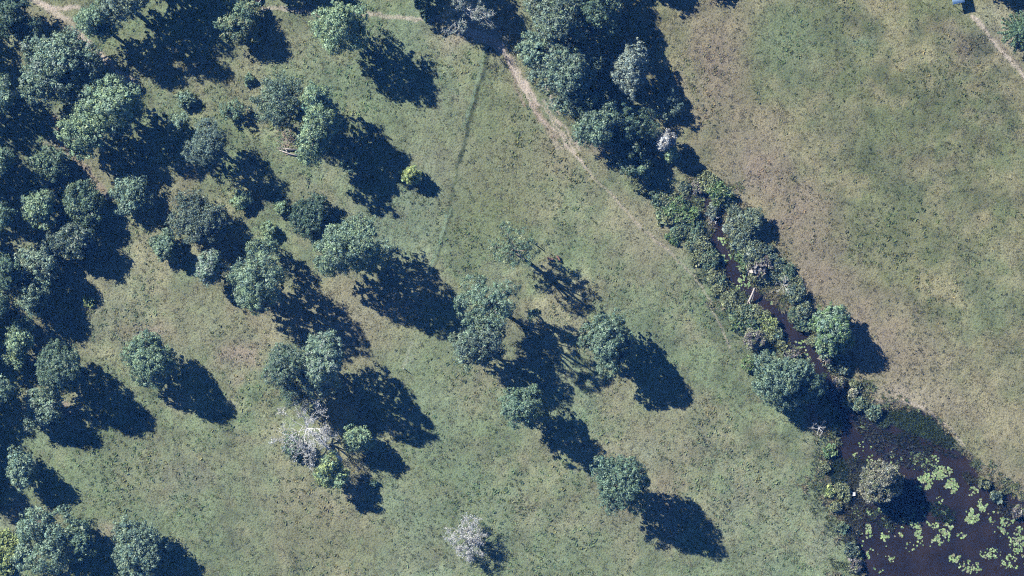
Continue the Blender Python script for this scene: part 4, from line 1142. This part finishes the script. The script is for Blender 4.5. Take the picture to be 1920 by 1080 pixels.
# posts
def post(label, px_, py_, h, r_, cap):
    x, y = W(px_, py_)
    z = float(ground_z(np.array([px_]), np.array([py_]))[0])
    root = empty('fence_post', (x, y, z)); tag(root, label, 'post')
    b = MB(); b.tube([(0, 0, -.1), (.02, 0, h * .5), (0, .02, h)], [r_, r_, r_ * .92], 8); b.build('shaft', M_POST, root, True)
    b = MB(); b.tube([(0, .02, h), (0, .02, h + .03), (0, .02, h + .09)], [r_ * 1.15, r_ * 1.2, r_ * .5], 8); b.build('cap', cap, root, True)
post('tall post with white top beside the two brown calves', 998, 454, 1.9, .10, M_WHITE)
post('short dark post alone below the widest pale crown', 757, 691, 1.25, .07, M_GALV)

# little jetty
jx, jy = W(1574, 927, 0)
root = empty('jetty', (jx, jy, WATER_Z), math.radians(1)); tag(root, 'small jetty of spaced planks on the left pond rim', 'jetty')
for y in (-.32, .32):
    b = MB(); b.box((1.2, y, .42), 2.9, .09, .1); b.build('bearer', M_DARKT, root)
for (x, y) in ((.1, -.32), (1.3, -.32), (2.5, -.32), (.1, .32), (1.3, .32), (2.5, .32)):
    b = MB(); b.tube([(x, y, -.6), (x, y, .365)], [.05, .05], 6); b.build('pile', M_DARKT, root)
me0 = None
for k in range(7):
    if me0 is None:
        b = MB(); b.box((0, 0, 0), .14, .86, .05); o = b.build('plank', M_PLANK, root); me0 = o.data
    else:
        o = bpy.data.objects.new('plank', me0); COL.objects.link(o); o.parent = root
    o.location = (.05 + .36 * k, random.Random(k).uniform(-.03, .03), .498); o.rotation_euler = (0, 0, random.Random(k + 9).uniform(-.06, .06))
tb_x, tb_y = W(1600.5, 926, 0)
root = empty('white_tub', (tb_x, tb_y, WATER_Z + .523)); tag(root, 'white tub standing at the end of the small jetty', 'tub')
b = MB()
for (q, z) in ((.24, 0), (.28, .3), (.25, .3), (.22, .04)):
    for (sx, sy) in ((-1, -1), (1, -1), (1, 1), (-1, 1)): b.v.append(Vector((sx * q * .9, sy * q * 1.1, z)))
for j in range(3):
    for k in range(4): b.f.append((j * 4 + k, j * 4 + (k + 1) % 4, (j + 1) * 4 + (k + 1) % 4, (j + 1) * 4 + k))
b.f.append((3, 2, 1, 0)); b.f.append((12, 13, 14, 15)); b.build('shell', M_WHITE, root)
b = MB(); b.box((0, 0, .22), .44, .54, .02); b.build('filling', M_WHITE, root)

# two red brown calves grazing at the edge of the sparse crown's shadow
def calf(label, px_, py_, rz, graze):
    x, y = W(px_, py_, .6)
    z = float(ground_z(np.array([px_]), np.array([py_]))[0])
    root = empty('calf', (x, y, z), rz); root.scale = (.82,) * 3; tag(root, label, 'calf', 'red brown calves')
    nz = .22 if graze else .78
    vs = [(-.48, 0, .74), (-.2, 0, .72), (.15, 0, .70), (.42, 0, .74),          # rump .. shoulder
          (.62, 0, .70 if graze else .88), (.78, 0, .42 if graze else .98), (.92, 0, .20 if graze else .92),   # neck, head, muzzle
          (-.42, .13, .55), (-.46, .14, .36), (-.42, .14, .04), (-.42, -.13, .55), (-.46, -.14, .36), (-.40, -.14, .04),
          (.38, .12, .5), (.38, .13, .28), (.40, .13, .04), (.38, -.12, .5), (.38, -.13, .28), (.36, -.13, .04),
          (-.60, 0, .66), (-.64, 0, .40)]
    rad = [.17, .215, .21, .19, .12, .10, .065, .11, .055, .04, .11, .055, .04, .085, .05, .04, .085, .05, .04, .03, .025]
    ed = [(0, 1), (1, 2), (2, 3), (3, 4), (4, 5), (5, 6), (0, 7), (7, 8), (8, 9), (0, 10), (10, 11), (11, 12), (3, 13), (13, 14), (14, 15), (3, 16), (16, 17), (17, 18), (0, 19), (19, 20)]
    me = bpy.data.meshes.new('body'); me.from_pydata(vs, ed, [])
    o = bpy.data.objects.new('body', me); COL.objects.link(o); o.parent = root
    me.materials.append(M_CALF)
    sk = o.modifiers.new('skin', 'SKIN')
    for i, q in enumerate(rad): me.skin_vertices[0].data[i].radius = (q, q)
    me.skin_vertices[0].data[1].use_root = True
    o.modifiers.new('smooth', 'SUBSURF').levels = 1
    o.modifiers['smooth'].render_levels = 1
    for s in (-1, 1):
        b = MB(); hz_ = vs[5]
        b.tube([(hz_[0] - .06, s * .06, hz_[2] + .05), (hz_[0] - .08, s * .15, hz_[2] + .06), (hz_[0] - .09, s * .22, hz_[2] + .03)], [.02, .045, .01], 6)
        b.build('ear', M_CALF, root, True)
calf('red brown calf at the rim of the feathery shadow, left of its pair', 1031, 485, math.radians(-15), True)
calf('red brown calf in the sun, right of its pair', 1047, 484, math.radians(-60), True)

# ------------------------------------------------------------------ the air between the camera and the ground
m = bpy.data.materials.new('air'); m.use_nodes = True; m.cycles.volume_sampling = 'DISTANCE'; m.cycles.homogeneous_volume = True
n = m.node_tree.nodes; l = m.node_tree.links
n.remove(n['Principled BSDF'])
pv = n.new('ShaderNodeVolumePrincipled')
pv.inputs['Color'].default_value = (0.07, 0.30, 1.0, 1)
pv.inputs['Density'].default_value = 0.048 / CAM_H
pv.inputs['Absorption Color'].default_value = (1, 1, 1, 1)
l.new(pv.outputs['Volume'], n['Material Output'].inputs['Volume'])
b = MB(); b.box((0, 0, CAM_H / 2), 12000, 12000, CAM_H + 6)
tag(b.build('haze', m), kind='stuff')
